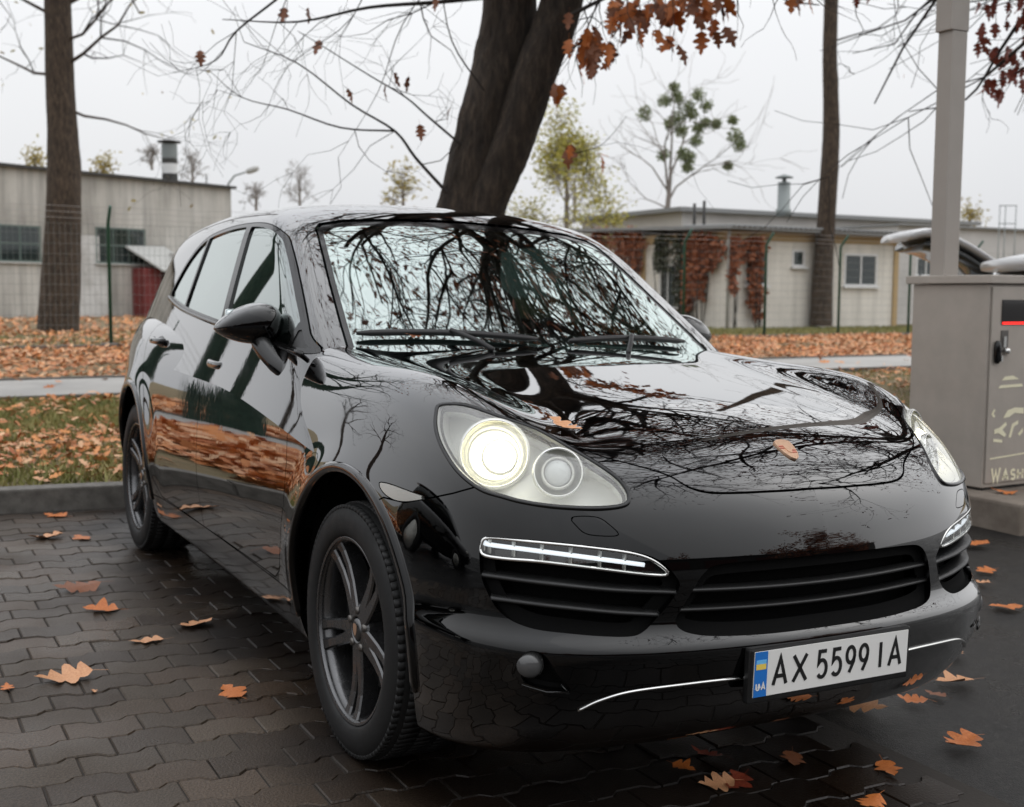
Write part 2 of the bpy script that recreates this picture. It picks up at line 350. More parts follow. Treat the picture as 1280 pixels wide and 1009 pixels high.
def clip(Ms, f):
    V, N, T = Ms
    if len(T) == 0: return Ms
    if callable(f): f = f(V, N)
    f = np.where(np.abs(f) < 1e-6, -1e-6, f); s = f < 0; c = s[T].sum(1)
    keep = [T[c == 3]]; nv = len(V); newV = []; newN = []
    def roll(tt, want):
        si = s[tt] == want; k = si.argmax(1); ix = (k[:, None]+np.arange(3)) % 3; return np.take_along_axis(tt, ix, 1)
    t1 = roll(T[c == 1], True); t2 = roll(T[c == 2], False)
    E = np.concatenate([t1[:, [0, 1]], t1[:, [0, 2]], t2[:, [0, 1]], t2[:, [0, 2]]])
    if len(E):
        Es = np.sort(E, 1); u, inv = np.unique(Es, axis=0, return_inverse=True); inv = inv.ravel()
        t = f[u[:, 0]]/(f[u[:, 0]]-f[u[:, 1]]); t = t[:, None]
        nV = V[u[:, 0]]*(1-t)+V[u[:, 1]]*t; nN = N[u[:, 0]]*(1-t)+N[u[:, 1]]*t; nN /= np.linalg.norm(nN, axis=1, keepdims=True)
        id_ = nv+inv; a = len(t1); b = len(t2)
        e1, e2, e3, e4 = id_[:a], id_[a:2*a], id_[2*a:2*a+b], id_[2*a+b:]
        keep.append(np.stack([t1[:, 0], e1, e2], 1))
        keep.append(np.stack([t2[:, 1], t2[:, 2], e4], 1)); keep.append(np.stack([t2[:, 1], e4, e3], 1))
        V = np.concatenate([V, nV]); N = np.concatenate([N, nN])
    T = np.concatenate(keep)
    T = T[(T[:, 0] != T[:, 1]) & (T[:, 1] != T[:, 2]) & (T[:, 0] != T[:, 2])]
    if len(T) == 0: return V[:0], N[:0], T
    return compact(V, N, T)
def bedges(V, T):
    E = np.concatenate([T[:, [0, 1]], T[:, [1, 2]], T[:, [2, 0]]]); n = len(V)
    k = E[:, 0].astype(np.int64)*n+E[:, 1]; r = E[:, 1].astype(np.int64)*n+E[:, 0]
    b = E[~np.isin(k, r)]; return b[~((np.abs(V[b[:, 0], 1]) < 1e-5) & (np.abs(V[b[:, 1], 1]) < 1e-5))]
def flange(Ms, d, taper=0.0):
    V, N, T = Ms; b = bedges(V, T)
    if len(b) == 0: return Ms
    i, j = b[:, 0], b[:, 1]; e = V[j]-V[i]; out = np.cross(e, (N[i]+N[j])/2); out /= np.maximum(np.linalg.norm(out, axis=1, keepdims=True), 1e-9)
    n = len(V); m = len(b)
    Vi, Vj = V[i], V[j]; Vi2, Vj2 = Vi-N[i]*d-out*taper, Vj-N[j]*d-out*taper
    nn = out
    V2 = np.concatenate([V, Vi, Vj, Vj2, Vi2]); N2 = np.concatenate([N, nn, nn, nn, nn]); a = n+np.arange(m)
    T2 = np.concatenate([T, np.stack([a, a+3*m, a+2*m], 1), np.stack([a, a+2*m, a+m], 1)])
    return V2, N2, T2
def mirror(Ms):
    V, N, T = Ms; return V*[1, -1, 1], N*[1, -1, 1], T[:, ::-1]
def both(Ms):
    a, b = Ms, mirror(Ms); n = len(a[0]); return np.concatenate([a[0], b[0]]), np.concatenate([a[1], b[1]]), np.concatenate([a[2], b[2]+n])
def offset(Ms, d): return Ms[0]-Ms[1]*d, Ms[1], Ms[2]
def panel(name, Ms, m, parent, fl=.012):
    if fl: Ms = flange(Ms, fl)
    return raw(name, Ms[0], Ms[2], m, parent, Ms[1])
def sdpoly(p, poly, pad=.06):
    lo, hi = poly.min(0)-pad, poly.max(0)+pad; k_ = ((p > lo) & (p < hi)).all(1)
    if not k_.all():
        o = np.full(len(p), pad)
        if k_.any(): o[k_] = np.minimum(sdpoly(p[k_], poly, 1e3), pad*1.0) if False else sdpoly(p[k_], poly, 1e3)
        return o
    d = np.full(len(p), 1e9); s = np.ones(len(p)); k = len(poly)
    for i in range(k):
        a, b = poly[i], poly[(i+1) % k]; e = b-a; w_ = p-a
        t = np.clip((w_@e)/max(e@e, 1e-12), 0, 1); q = w_-t[:, None]*e; d = np.minimum(d, (q*q).sum(1))
        c1 = p[:, 1] >= a[1]; c2 = p[:, 1] < b[1]; c3 = e[0]*w_[:, 1] > e[1]*w_[:, 0]
        fl = (c1 & c2 & c3) | (~c1 & ~c2 & ~c3); s = np.where(fl, -s, s)
    return s*np.sqrt(d)
def fpoly(pts, axes=(0, 2), smooth=4):
    """signed field of a closed outline in a coordinate plane"""
    q = crom([np.array(p) for p in pts], smooth, True) if smooth else np.array(pts, float)
    return lambda V, N: sdpoly(V[:, list(axes)], q)
def fplane(pts3, n, smooth=4, depth=.25):
    n = np.array(n, float); n /= np.linalg.norm(n); u = np.cross([0, 0, 1], n); u /= np.linalg.norm(u); v = np.cross(n, u)
    P3 = np.array(pts3, float); c0 = P3.mean(0); q = crom([np.array([(p-c0)@u, (p-c0)@v]) for p in P3], smooth, True)
    def f(V, N):
        d = V-c0; s = sdpoly(np.stack([d@u, d@v], 1), q); return np.maximum(s, np.abs(d@n)-depth)
    return f
neg = lambda f, o=0: (lambda V, N: -f(V, N)+o)
ins = lambda f, o=0: (lambda V, N: f(V, N)+o)
def cuts(Ms, *fs):
    for f in fs: Ms = clip(Ms, f)
    return Ms
GAP = .0022
B = grid_mesh(*body(1.0)); G = grid_mesh(*green(1.0))
# outlines in the car's own axes (x back from the front axle, y to its right, z up)
HL = [(-.332,.824,1.043),(-.369,.793,1.049),(-.408,.766,1.045),(-.467,.726,1.028),(-.537,.652,1.001),(-.619,.609,.967),(-.689,.571,.935),(-.74,.542,.906),(-.768,.532,.884),(-.786,.533,.865),(-.795,.546,.85),(-.79,.577,.843),(-.775,.622,.84),(-.749,.674,.84),(-.717,.722,.842),(-.676,.766,.847),(-.636,.797,.854),(-.594,.824,.862),(-.55,.842,.878),(-.502,.854,.901),(-.455,.859,.929),(-.41,.859,.96),(-.371,.852,.993),(-.343,.838,1.023)]
DRL = [(-.628,.841,.713),(-.624,.84,.739),(-.639,.828,.752),(-.715,.765,.754),(-.776,.684,.751),(-.822,.594,.742),(-.844,.535,.731),(-.858,.495,.713),(-.867,.469,.687),(-.854,.521,.688),(-.807,.642,.703),(-.738,.748,.712),(-.674,.81,.71)]
INT = [(-.619,.843,.743),(-.639,.828,.756),(-.747,.726,.761),(-.821,.593,.748),(-.845,.53,.738),(-.862,.479,.715),(-.874,.441,.673),(-.874,.437,.652),(-.867,.458,.615),(-.856,.486,.579),(-.853,.519,.55),(-.848,.552,.54),(-.825,.616,.541),(-.786,.692,.546),(-.742,.754,.551),(-.699,.795,.565),(-.668,.819,.59),(-.648,.834,.624),(-.632,.844,.662),(-.623,.845,.702)]
BAR1 = [(-.629,.845,.663),(-.759,.728,.661),(-.829,.594,.65),(-.871,.45,.641)]
BAR2 = [(-.656,.828,.61),(-.773,.705,.606),(-.827,.589,.595),(-.855,.492,.587)]
WASH = [(-.76,.676,.819),(-.785,.623,.821),(-.803,.598,.805),(-.818,.581,.78),(-.79,.646,.781),(-.772,.669,.80)]
MARK = [(-.215,.942,.826),(-.264,.935,.832),(-.369,.918,.827),(-.442,.903,.822),(-.41,.912,.811),(-.351,.925,.797),(-.297,.935,.794),(-.245,.941,.804)]
hood_xy = [(.40,-.3),(.372,0),(.385,.2),(.415,.36),(.46,.5),(.53,.64),(.578,.722),(.56,.728),(.42,.718),(.18,.735),(-.2,.760),(-.329,.742),(-.423,.706),(-.495,.672),(-.593,.612),(-.674,.546),(-.719,.485),(-.751,.435),(-.773,.402),(-.796,.378),(-.81,.355),(-.82,.325),(-.828,.280),(-.836,.205),(-.842,.10),(-.843,0),(-.84,-.3)]
_hp = np.array(hood_xy); _hs = np.concatenate([_hp[:1], crom(_hp[1:-1], 4), _hp[-1:]])
f_hood = lambda V, N: sdpoly(V[:, :2], _hs)+np.where(V[:, 2] < .80, 1, 0)
f_hl = fplane(HL, (-.5, .5, .7)); f_int = fplane(INT, (-.75, .6, .25)); f_wash = fplane(WASH, (-.7, .5, .5)); f_mark = fplane(MARK, (0, 1, .2), 3)
CG = [(0,.527),(.177,.527),(.30,.530),(.38,.536),(.425,.549),(.437,.572),(.425,.60),(.405,.640),(.385,.675),(.36,.697),(.32,.706),(.2,.709),(0,.710)]
_cg = np.concatenate([crom(np.array(CG), 4), crom(np.array(CG), 4)[::-1]*[-1, 1]])
f_cg = lambda V, N: np.maximum(sdpoly(V[:, 1:], _cg), V[:, 0]+.6)
FOGP = [(-.748,.797,.467),(-.752,.792,.495),(-.768,.775,.507),(-.79,.75,.497),(-.805,.722,.45),(-.82,.698,.416),(-.79,.742,.415),(-.755,.785,.428)]
f_fog = fplane(FOGP, (-.8, .6, -.05), 4)
bump_xz = [(-2,-.5),(0,-.5),(0,.5),(-.19,.765),(-.25,.792),(-.351,.795),(-.44,.820),(-.459,.825),(-.518,.844),(-.564,.864),(-.72,.95),(-.72,1.5),(-2,1.5)]
f_bump = fpoly(bump_xz, (0, 2), 0)
def f_arch(x0, a, b): return lambda V, N: np.maximum(np.hypot((V[:, 0]-x0)/a, (V[:, 2]-.375)/b)-1, .45-V[:, 1])*.44
fa1 = f_arch(.0, .432, .452); fa2 = f_arch(2.895, .432, .452)
door1 = [(.627,1.6),(.613,1.116),(.585,.99),(.535,.78),(.535,.64),(.575,.50),(.62,.40),(.68,.365),(1.62,.355),(1.665,.60),(1.69,.90),(1.68,1.6)]
door2 = [(1.68,1.6),(1.69,.90),(1.665,.60),(1.62,.355),(2.30,.365),(2.40,.44),(2.46,.60),(2.56,.78),(2.70,.93),(2.76,1.05),(2.77,1.6)]
f_d1 = fpoly(door1, (0, 2), 0); f_d2 = fpoly(door2, (0, 2), 0)
sill = [(.40,-.5),(.40,.355),(2.48,.355),(2.48,-.5)]
f_sill = fpoly(sill, (0, 2), 0)
f_front = lambda V, N: V[:, 0]-.62
f_ing = lambda V, N: -Fgreen(V)-.035*1.0      # keep outside the cabin
def out_green(V, N): return np.minimum(-(Fgreen(V)+.03), V[:, 2]-1.05)   # open the shell under the cabin
Bo = clip(B, out_green)
CAR = empty('parked_car'); CAR.matrix_world = SLOPE
tag(CAR, 'glossy black SUV with lit headlights parked on the paving', 'car')
hood = panel('hood', both(flange(cuts(Bo, ins(f_hood, GAP)), .02)), M['paint'], CAR, 0)
nohood = [neg(f_hood, GAP)]
bump_h = cuts(Bo, ins(f_bump, GAP), *nohood, neg(f_hl, .003), neg(f_int), neg(f_cg), neg(f_fog), neg(f_mark, .001), neg(fa1))
wash_h = cuts(Bo, ins(f_wash, .0012)); bump_h = cuts(bump_h, neg(f_wash, .0012))
bumper = panel('front_bumper', both(flange(bump_h, .03, .004)), M['paint'], CAR, 0)
fend = cuts(Bo, neg(f_bump, GAP), *nohood, neg(f_hl, .003), neg(f_mark, .001), neg(fa1), neg(f_d1, GAP), neg(f_sill, GAP), lambda V, N: V[:, 0]-.75)
d1 = cuts(Bo, ins(f_d1, GAP), neg(f_sill, GAP), neg(fa1)); d2 = cuts(Bo, ins(f_d2, GAP), neg(f_sill, GAP), neg(fa2))
sl_ = cuts(Bo, ins(f_sill, GAP), neg(fa1), neg(fa2))
rear = cuts(Bo, lambda V, N: .63-V[:, 0], neg(f_d1, GAP), neg(f_d2, GAP), neg(f_sill, GAP), neg(fa2))
SIDES = ((1, lambda m: m), (-1, mirror))
DOORS = {}; FEND = {}
for s, fn in SIDES:
    FEND[s] = panel('fender', fn(fend), M['paint'], CAR, .02)
    DOORS[s, 0] = panel('front_door', fn(d1), M['paint'], CAR, .02)
    DOORS[s, 1] = panel('rear_door', fn(d2), M['paint'], CAR, .02)
    panel('sill', fn(sl_), M['paint_lower'], CAR, .02)
    panel('washer_cover', fn(wash_h), M['paint'], bumper, .01)
panel('rear_body', both(flange(rear, .02)), M['paint'], CAR, 0)
# inner black shell just behind the gaps, so that shut lines stay dark
inner = cuts(Bo, neg(f_hl, -.01), neg(f_int, -.03), neg(f_cg, -.03), neg(f_fog, -.01), neg(fa1), neg(fa2))
panel('inner_shell', both(offset(inner, .021)), M['dark'], CAR, 0)
panel('underbody', box(-.78, 3.6, -.80, .80, .24, .27), M['dark'], CAR, 0) if False else raw('underbody', *cat_meshes([box(-.72, 3.6, -.55, .55, .235, .26), box(.46, 2.44, -.86, .86, .24, .262)]), M['dark'], CAR, smooth=False)
# ---- cabin
Gb = clip(G, lambda V, N: -(Fbody(V)+.02))
ws_yz = [(0,1.618),(.3,1.610),(.5,1.596),(.60,1.576),(.628,1.555),(.650,1.49),(.685,1.37),(.725,1.22),(.748,1.12),(.75,.95),(-.3,.95),(-.3,1.61)]
_w = np.array(ws_yz)
f_ws = lambda V, N: np.maximum(sdpoly(V[:, 1:], _w), V[:, 0]-1.7)
DLO = [(2.794,1.262),(2.5,1.228),(2.228,1.206),(1.674,1.176),(1.1,1.148),(.579,1.118),(.661,1.185),(.887,1.335),(1.112,1.478),(1.233,1.536),(1.431,1.576),(1.729,1.589),(2.081,1.578),(2.405,1.54),(2.636,1.442),(2.783,1.306)]
_d = crom(np.array(DLO), 5, True)
f_dlo = lambda V, N: np.maximum(sdpoly(V[:, [0, 2]], _d), .4-V[:, 1])
rw = lambda V, N: np.maximum(sdpoly(V[:, 1:], np.array([(-.3,1.54),(.5,1.53),(.62,1.44),(.68,1.22),(.6,1.2),(-.3,1.2)])), 3.0-V[:, 0])
roof = cuts(Gb, neg(f_ws, .004), neg(f_dlo, .001), neg(rw, .002))
panel('roof_and_pillars', both(flange(roof, .02)), M['paint'], CAR, 0)
wsm = cuts(Gb, ins(f_ws, .004)); wsm = offset(wsm, .004)
edge = lambda V, N: sdpoly(V[:, 1:], _w)+.022+.02*np.exp(-((V[:, 2]-1.62)/.03)**2)
panel('windscreen', both(cuts(wsm, edge)), M['glass'], CAR, 0)
panel('windscreen_border', both(cuts(wsm, lambda V, N: -edge(V, N))), M['gloss_trim'], CAR, 0)
panel('rear_window', both(offset(cuts(Gb, ins(rw, .003)), .004)), M['sideglass'], CAR, 0)
# side glass, three panes a side in black frames
bl = lambda V: V[:, 0]-(1.56+.30*(V[:, 2]-1.2)); cl_ = lambda V: V[:, 0]-(2.34-.02*(V[:, 2]-1.2))
fs_in = lambda V, N: f_dlo(V, N)+.017
frontg = [fs_in, lambda V, N: bl(V)+.012, lambda V, N: .74+.05*(V[:, 2]-1.2)-V[:, 0]]
sailg = [fs_in, lambda V, N: V[:, 0]-(.715+.05*(V[:, 2]-1.2))]
rearg = [fs_in, lambda V, N: .058-bl(V), lambda V, N: cl_(V)+.012]
quartg = [fs_in, lambda V, N: .014-cl_(V)]
dlo = cuts(Gb, ins(f_dlo, .002))
def notany(V, N):
    f = -1e9
    for grp in (frontg, sailg, rearg, quartg): f = np.maximum(f, -np.max([g(V, N) for g in grp], axis=0))
    return f
def inside(grp): return lambda V, N: np.max([g(V, N) for g in grp], axis=0)
frame = cuts(dlo, lambda V, N: -np.min([np.max([g(V, N) for g in grp], axis=0) for grp in (frontg, sailg, rearg, quartg)], axis=0))
for s, fn in SIDES:
    panel('window_frame', fn(frame), M['gloss_trim'], CAR, .012)
    panel('front_window', fn(offset(cuts(dlo, inside(frontg)), .008)), M['sideglass'], CAR, 0)
    panel('rear_door_window', fn(offset(cuts(dlo, inside(rearg)), .008)), M['sideglass'], CAR, 0)
    panel('quarter_window', fn(offset(cuts(dlo, inside(quartg)), .008)), M['sideglass'], CAR, 0)
    panel('mirror_sail', fn(offset(cuts(dlo, inside(sailg)), .004)), M['trim'], CAR, 0)
    # bright-edged sill line along the belt
    bp = [np.array((x, Gy(x, z)+.004, z)) for x, z in crom(np.array(DLO[:6]), 8)]
    raw('belt_moulding', *sweep([p*[1, s, 1] for p in bp], [(-.006, -.008), (.006, -.008), (.006, .008), (-.006, .008)], (0, 0, 1)), M['gloss_trim'], CAR)
    # ---- lamps
    hp = cuts(Bo, ins(f_hl, .004)); lamp = empty('headlight', (0, 0, 0), CAR)
    panel('lens', fn(offset(hp, .002)), M['hazy_lens'], lamp, 0)
    raw('seal', *xf(sweep([tuple(p) for p in crom(np.array(HL), 4, True)], [(-.005, -.012), (.004, -.012), (.004, .001), (-.005, .001)], (-.5, .5, .7), True), Matrix.Diagonal((1, s, 1, 1))), M['gloss_trim'], lamp)
    bk = offset(hp, .055); bk = (bk[0]+np.array([.05, -.03, 0]), bk[1], bk[2])
    hb = flange(hp, .0)
    panel('housing', fn(bk), M['lampgrey'], lamp, 0)
    V_, N_, T_ = hp; be = bedges(V_, T_); m_ = len(be)
    def inset(i): return V_[i]-N_[i]*.055+np.array([.05, -.03, 0])
    wv = np.concatenate([V_[be[:, 0]]-N_[be[:, 0]]*.003, V_[be[:, 1]]-N_[be[:, 1]]*.003, inset(be[:, 1]), inset(be[:, 0])]); a_ = np.arange(m_)
    raw('housing_wall', wv*[1, s, 1], np.stack([a_, a_+m_, a_+2*m_, a_+3*m_], 1), M['lampgrey'], lamp)
    ax = Vector((-.80, .42, .28)).normalized()
    def orient(c): 
        z = ax; x = Vector((0, 0, 1)).cross(z).normalized(); y = z.cross(x)
        return Matrix.Diagonal((1, s, 1, 1)) @ Matrix(((x.x, y.x, z.x, c[0]), (x.y, y.y, z.y, c[1]), (x.z, y.z, z.z, c[2]), (0, 0, 0, 1)))
    for (c_, rb, rl, bulb) in (((-.500, .748, .934), .086, .037, True), ((-.640, .645, .903), .060, .033, False)):
        Mx = orient(c_)
        bowl = [(.004, -.035), (rb*.45, -.03), (rb*.75, -.014), (rb*.95, .006), (rb, .014), (rb*1.06, .012), (rb*1.06, .0)]
        raw('reflector', *xf(lathe(bowl, 40, 'z'), Mx), M['silver'], lamp)
        raw('bezel_ring', *xf(lathe([(rb*.985+.0028*math.cos(t), .014+.0028*math.sin(t)) for t in np.linspace(0, 2*math.pi, 9)[:-1]], 48, 'z', True), Mx), M['chrome'], lamp)
        ball = [(rl*math.sin(t), -.005+rl*.75*math.cos(t)) for t in np.linspace(0, math.pi/2, 9)]
        if bulb:
            for q, st_ in enumerate((.92, .80, .68)): raw('reflector_step', *xf(lathe([(rb*st_, -.004-.009*q), (rb*st_-.004, -.001-.009*q), (rb*st_-.010, -.010-.009*q)], 40, 'z'), Mx), M['silver'], lamp)
        raw('lamp_bulb' if bulb else 'projector_lens', *xf(lathe(ball, 32, 'z'), Mx if not bulb else orient((-.522, .742, .930))), M['bulb'] if bulb else M['bulb_soft'], lamp)
        raw('projector_ring', *xf(lathe([(rl+.002, -.012), (rl+.009, -.012), (rl+.009, .004), (rl+.002, .006)], 36, 'z', True), Mx if not bulb else orient((-.520, .743, .930))), M['silver'], lamp)
    mk = cuts(Bo, ins(f_mark, .002)); mo = panel('side_marker', fn(mk), M['silver'], CAR, .01)
    # ---- outer intake with light strip
    ipiece = cuts(Bo, ins(f_int, -.002)); intake = panel('side_intake', fn(offset(ipiece, .075)), M['dark'], CAR, 0)
    for br in (BAR1, BAR2):
        pc = crom(np.array(br), 8); pc = np.concatenate([[pc[0]+(pc[0]-pc[1])*.6], pc, [pc[-1]+(pc[-1]-pc[-2])*.8]])
        pc = [np.array(p)+np.array([.022, -.012, 0]) for p in pc]
        prof = [(.014*math.cos(t)*(1.5 if math.cos(t) > 0 else 1.9), .0085*math.sin(t)) for t in np.linspace(0, 2*math.pi, 13)[:-1]]
        raw('intake_slat', *xf(sweep([tuple(p) for p in pc], prof, (-.1, .08, 1)), Matrix.Diagonal((1, s, 1, 1))), M['trim'], intake)
    dr = empty('running_light', (0, 0, 0), CAR)
    f_dr = fplane(DRL, (-.75, .6, .2)); dp = cuts(Bo, ins(f_dr, .0005))
    panel('cover', fn(offset(dp, .003)), M['lens'], dr, 0); panel('backing', fn(offset(dp, .022)), M['gloss_trim'], dr, 0)
    raw('chrome_frame', *xf(sweep([tuple(p) for p in crom(np.array(DRL), 4, True)-np.array([-.004, .003, 0])], [(-.0045, -.012), (.0025, -.012), (.0025, .003), (-.0045, .003)], (-.75, .6, .2), True), Matrix.Diagonal((1, s, 1, 1))), M['chrome'], dr)
    led = crom(np.array([(-.622,.838,.742),(-.640,.828,.7355),(-.715,.765,.734),(-.776,.684,.7275),(-.822,.594,.717),(-.848,.522,.707)]), 6)
    raw('led_strip', *xf(sweep([tuple(p+np.array([.012, -.007, 0])) for p in led], [(-.005, -.0045), (.005, -.0045), (.005, .0045), (-.005, .0045)], (0, 0, 1)), Matrix.Diagonal((1, s, 1, 1))), M['led'], dr)
    for k in range(2, len(led)-2, 4):
        p = led[k]+np.array([.009, -.006, 0]); 
        for dz in (.012, -.012):
            raw('led_divider', *xf(box(p[0]-.003, p[0]+.008, p[1]-.002, p[1]+.002, p[2]+dz-.008, p[2]+dz+.008), Matrix.Diagonal((1, s, 1, 1))), M['silver'], dr, smooth=False)
    # ---- fog lamp in its pocket
    fp = cuts(Bo, ins(f_fog, -.001)); fog = empty('fog_lamp', (0, 0, 0), CAR)
    panel('pocket', fn(offset(fp, .04)), M['dark'], fog, 0)
    axf = Vector((-.85, .5, -.05)).normalized()
    def orf(c):
        z = axf; x = Vector((0, 0, 1)).cross(z).normalized(); y = z.cross(x)
        return Matrix.Diagonal((1, s, 1, 1)) @ Matrix(((x.x, y.x, z.x, c[0]), (x.y, y.y, z.y, c[1]), (x.z, y.z, z.z, c[2]), (0, 0, 0, 1)))
    raw('lens', *xf(lathe([(.031*math.sin(t), .02*math.cos(t)) for t in np.linspace(0, math.pi/2, 9)]+[(.034, -.002), (.034, -.03)], 32, 'z'), orf((-.750, .770, .468))), M['foglens'], fog)
    raw('lower_fin', *xf(tube([(-.752,.79,.424),(-.79,.744,.412),(-.818,.70,.414),(-.806,.716,.432)], [.002, .003, .004, .002], 6), Matrix.Diagonal((1, s, 1, 1))), M['gloss_trim'], fog)
# ---- centre grille
gp = cuts(Bo, ins(f_cg, -.003)); grille = panel('centre_grille', both(offset(gp, .085)), M['dark'], CAR, 0)
for zc, hw in ((.636, .41), (.586, .44)):
    pts = [(float(Ffr(y, zc))+.030, y, zc+.006*(abs(y)/.4)**2) for y in np.linspace(-hw, hw, 41)]
    raw('grille_slat', *sweep(pts, [(.014*math.cos(t)*(1.6 if math.cos(t) > 0 else 1.6), .0085*math.sin(t)) for t in np.linspace(0, 2*math.pi, 13)[:-1]], (0, 0, 1)), M['trim'], grille)
# ---- lower chrome strip
cs = [(-.826,.665,.362),(-.852,.620,.392),(-.884,.543,.414),(-.918,.381,.424),(-.934,.2,.424),(-.938,0,.424)]
csf = cs+[(x, -y, z) for x, y, z in cs[-2::-1]]; csf = crom(np.array(csf), 6)
csf = np.array([(float(Ffr(p[1], p[2]))-.002, p[1], p[2]) for p in csf])
raw('chrome_lip', *sweep([tuple(p) for p in csf], [(-.010, -.0026), (.004, -.0026), (.004, .0026), (-.010, .0026)], (0, 0, 1)), M['chrome'], bumper)
# ------------------------------------------------------------------ wheels
def spline2(pts, n=5): return [tuple(p) for p in crom(np.array(pts), n)]
def make_wheel():
    """axis along y, outer face towards +y, centre at origin"""
    out = {}
    tp = spline2([(.270,.118),(.278,.128),(.300,.134),(.330,.132),(.352,.122),(.364,.104),(.3685,.07),(.370,0),(.3685,-.07),(.364,-.104),(.352,-.122),(.33,-.132),(.30,-.134),(.272,-.12)], 3)
    out['tyre'] = [lathe(tp, 96)]
    # tread blocks
    tb = []
    for i in range(96):
        a = 2*math.pi*i/96
        for y0, y1, off in ((.092, .122, 0), (.035, .088, .5), (-.03, .03, 0), (-.088, -.035, .5), (-.122, -.092, 0)):
            r0 = .3655 if abs(y0+y1)/2 < .1 else .3575; r1 = r0+.0060
            aa = a+off*math.pi/96; w_ = .0108
            bx = box(-w_, w_, y0, y1, r0-.008, r1)
            tb.append(xf(bx, Matrix.Rotation(aa, 4, 'Y')))
    out['tread'] = tb
    rimp = spline2([(.262,.122),(.270,.124),(.272,.118),(.268,.108),(.256,.10),(.250,.085),(.246,.05),(.244,-.02),(.25,-.09),(.262,-.11)], 3)
    rim = [lathe(rimp, 80)]
    # five pairs of spokes, each blade a tapered bar from hub to barrel
    for k in range(5):
        a0 = -math.pi/2+k*2*math.pi/5
        for sd in (-1, 1):
            st = []
            for t, w_, h0, h1, ang in ((.055, .024, .058, .098, .20), (.09, .021, .05, .096, .175), (.14, .0175, .042, .094, .15), (.19, .0155, .045, .096, .135), (.235, .0165, .055, .104, .125), (.258, .020, .07, .112, .118)):
                th = a0+sd*ang*(1 if t > .06 else 1)
                c, s_ = math.cos(th), math.sin(th); tx, tz = -s_, c
                cx, cz = t*c, t*s_
                b_ = .005
                st.append([(cx-tx*w_, h0, cz-tz*w_), (cx-tx*w_, h1-b_, cz-tz*w_), (cx-tx*(w_-b_), h1, cz-tz*(w_-b_)), (cx+tx*(w_-b_), h1, cz+tz*(w_-b_)), (cx+tx*w_, h1-b_, cz+tz*w_), (cx+tx*w_, h0, cz+tz*w_)])
            V = [p for r in st for p in r]; Fc = [(i*6+j, i*6+(j+1) % 6, (i+1)*6+(j+1) % 6, (i+1)*6+j) for i in range(5) for j in range(6)]+[tuple(range(6)), tuple(range(30, 36))]
            rim.append((V, Fc))
    rim.append(lathe([(.0, .078), (.034, .080), (.036, .096), (.040, .099), (.062, .097), (.074, .088), (.078, .05)], 40))
    out['rim'] = rim
    bolts = []
    bolts.append(lathe([(0, .012), (.011, .012), (.012, .0)], 12))
    out['bolts'] = bolts
    out['hub_cap'] = [lathe([(0, .104), (.02, .103), (.03, .100), (.033, .095)], 32)]
    out['brake_disc'] = [lathe([(.07, .030), (.175, .030), (.175, .008), (.07, .008)], 56), lathe([(.0, .05), (.07, .048), (.075, .03)], 32)]
    cal = lathe([(.10, .058), (.185, .058), (.19, .05), (.19, -.02), (.10, -.02)], 10, 'y', True, (R_(-30), R_(30)))
    out['caliper'] = [cal]
    return out
def root_y(xs, zs):
    xs, zs = np.array(xs, float), np.array(zs, float); lo = np.full(len(xs), .3); hi = np.full(len(xs), 1.2)
    for _ in range(30):
        m = (lo+hi)/2; f = Fbody(np.stack([xs, m, zs], 1)) < 0; lo = np.where(f, m, lo); hi = np.where(f, hi, m)
    return lo
WH = make_wheel()
wm = {'tyre': M['rubber'], 'tread': M['rubber'], 'rim': M['rim'], 'bolts': M['steel'], 'hub_cap': M['rim'], 'brake_disc': M['steel'], 'caliper': M['dark']}
proto = None; WM = {}
for k, v in WH.items():
    o_ = raw(k, *cat_meshes(v), wm[k]); WM[k] = o_.data; bpy.data.objects.remove(o_)
for nm, me in WM.items():
    if nm in ('rim',):
        me.polygons.foreach_set('use_smooth', [len(p.vertices) == 4 and i < 80*27 for i, p in enumerate(me.polygons)])
wi = 0
shield = [(0, .5), (.25, .47), (.42, .40), (.44, .1), (.36, -.2), (.2, -.42), (0, -.52), (-.2, -.42), (-.36, -.2), (-.44, .1), (-.42, .40), (-.25, .47)]
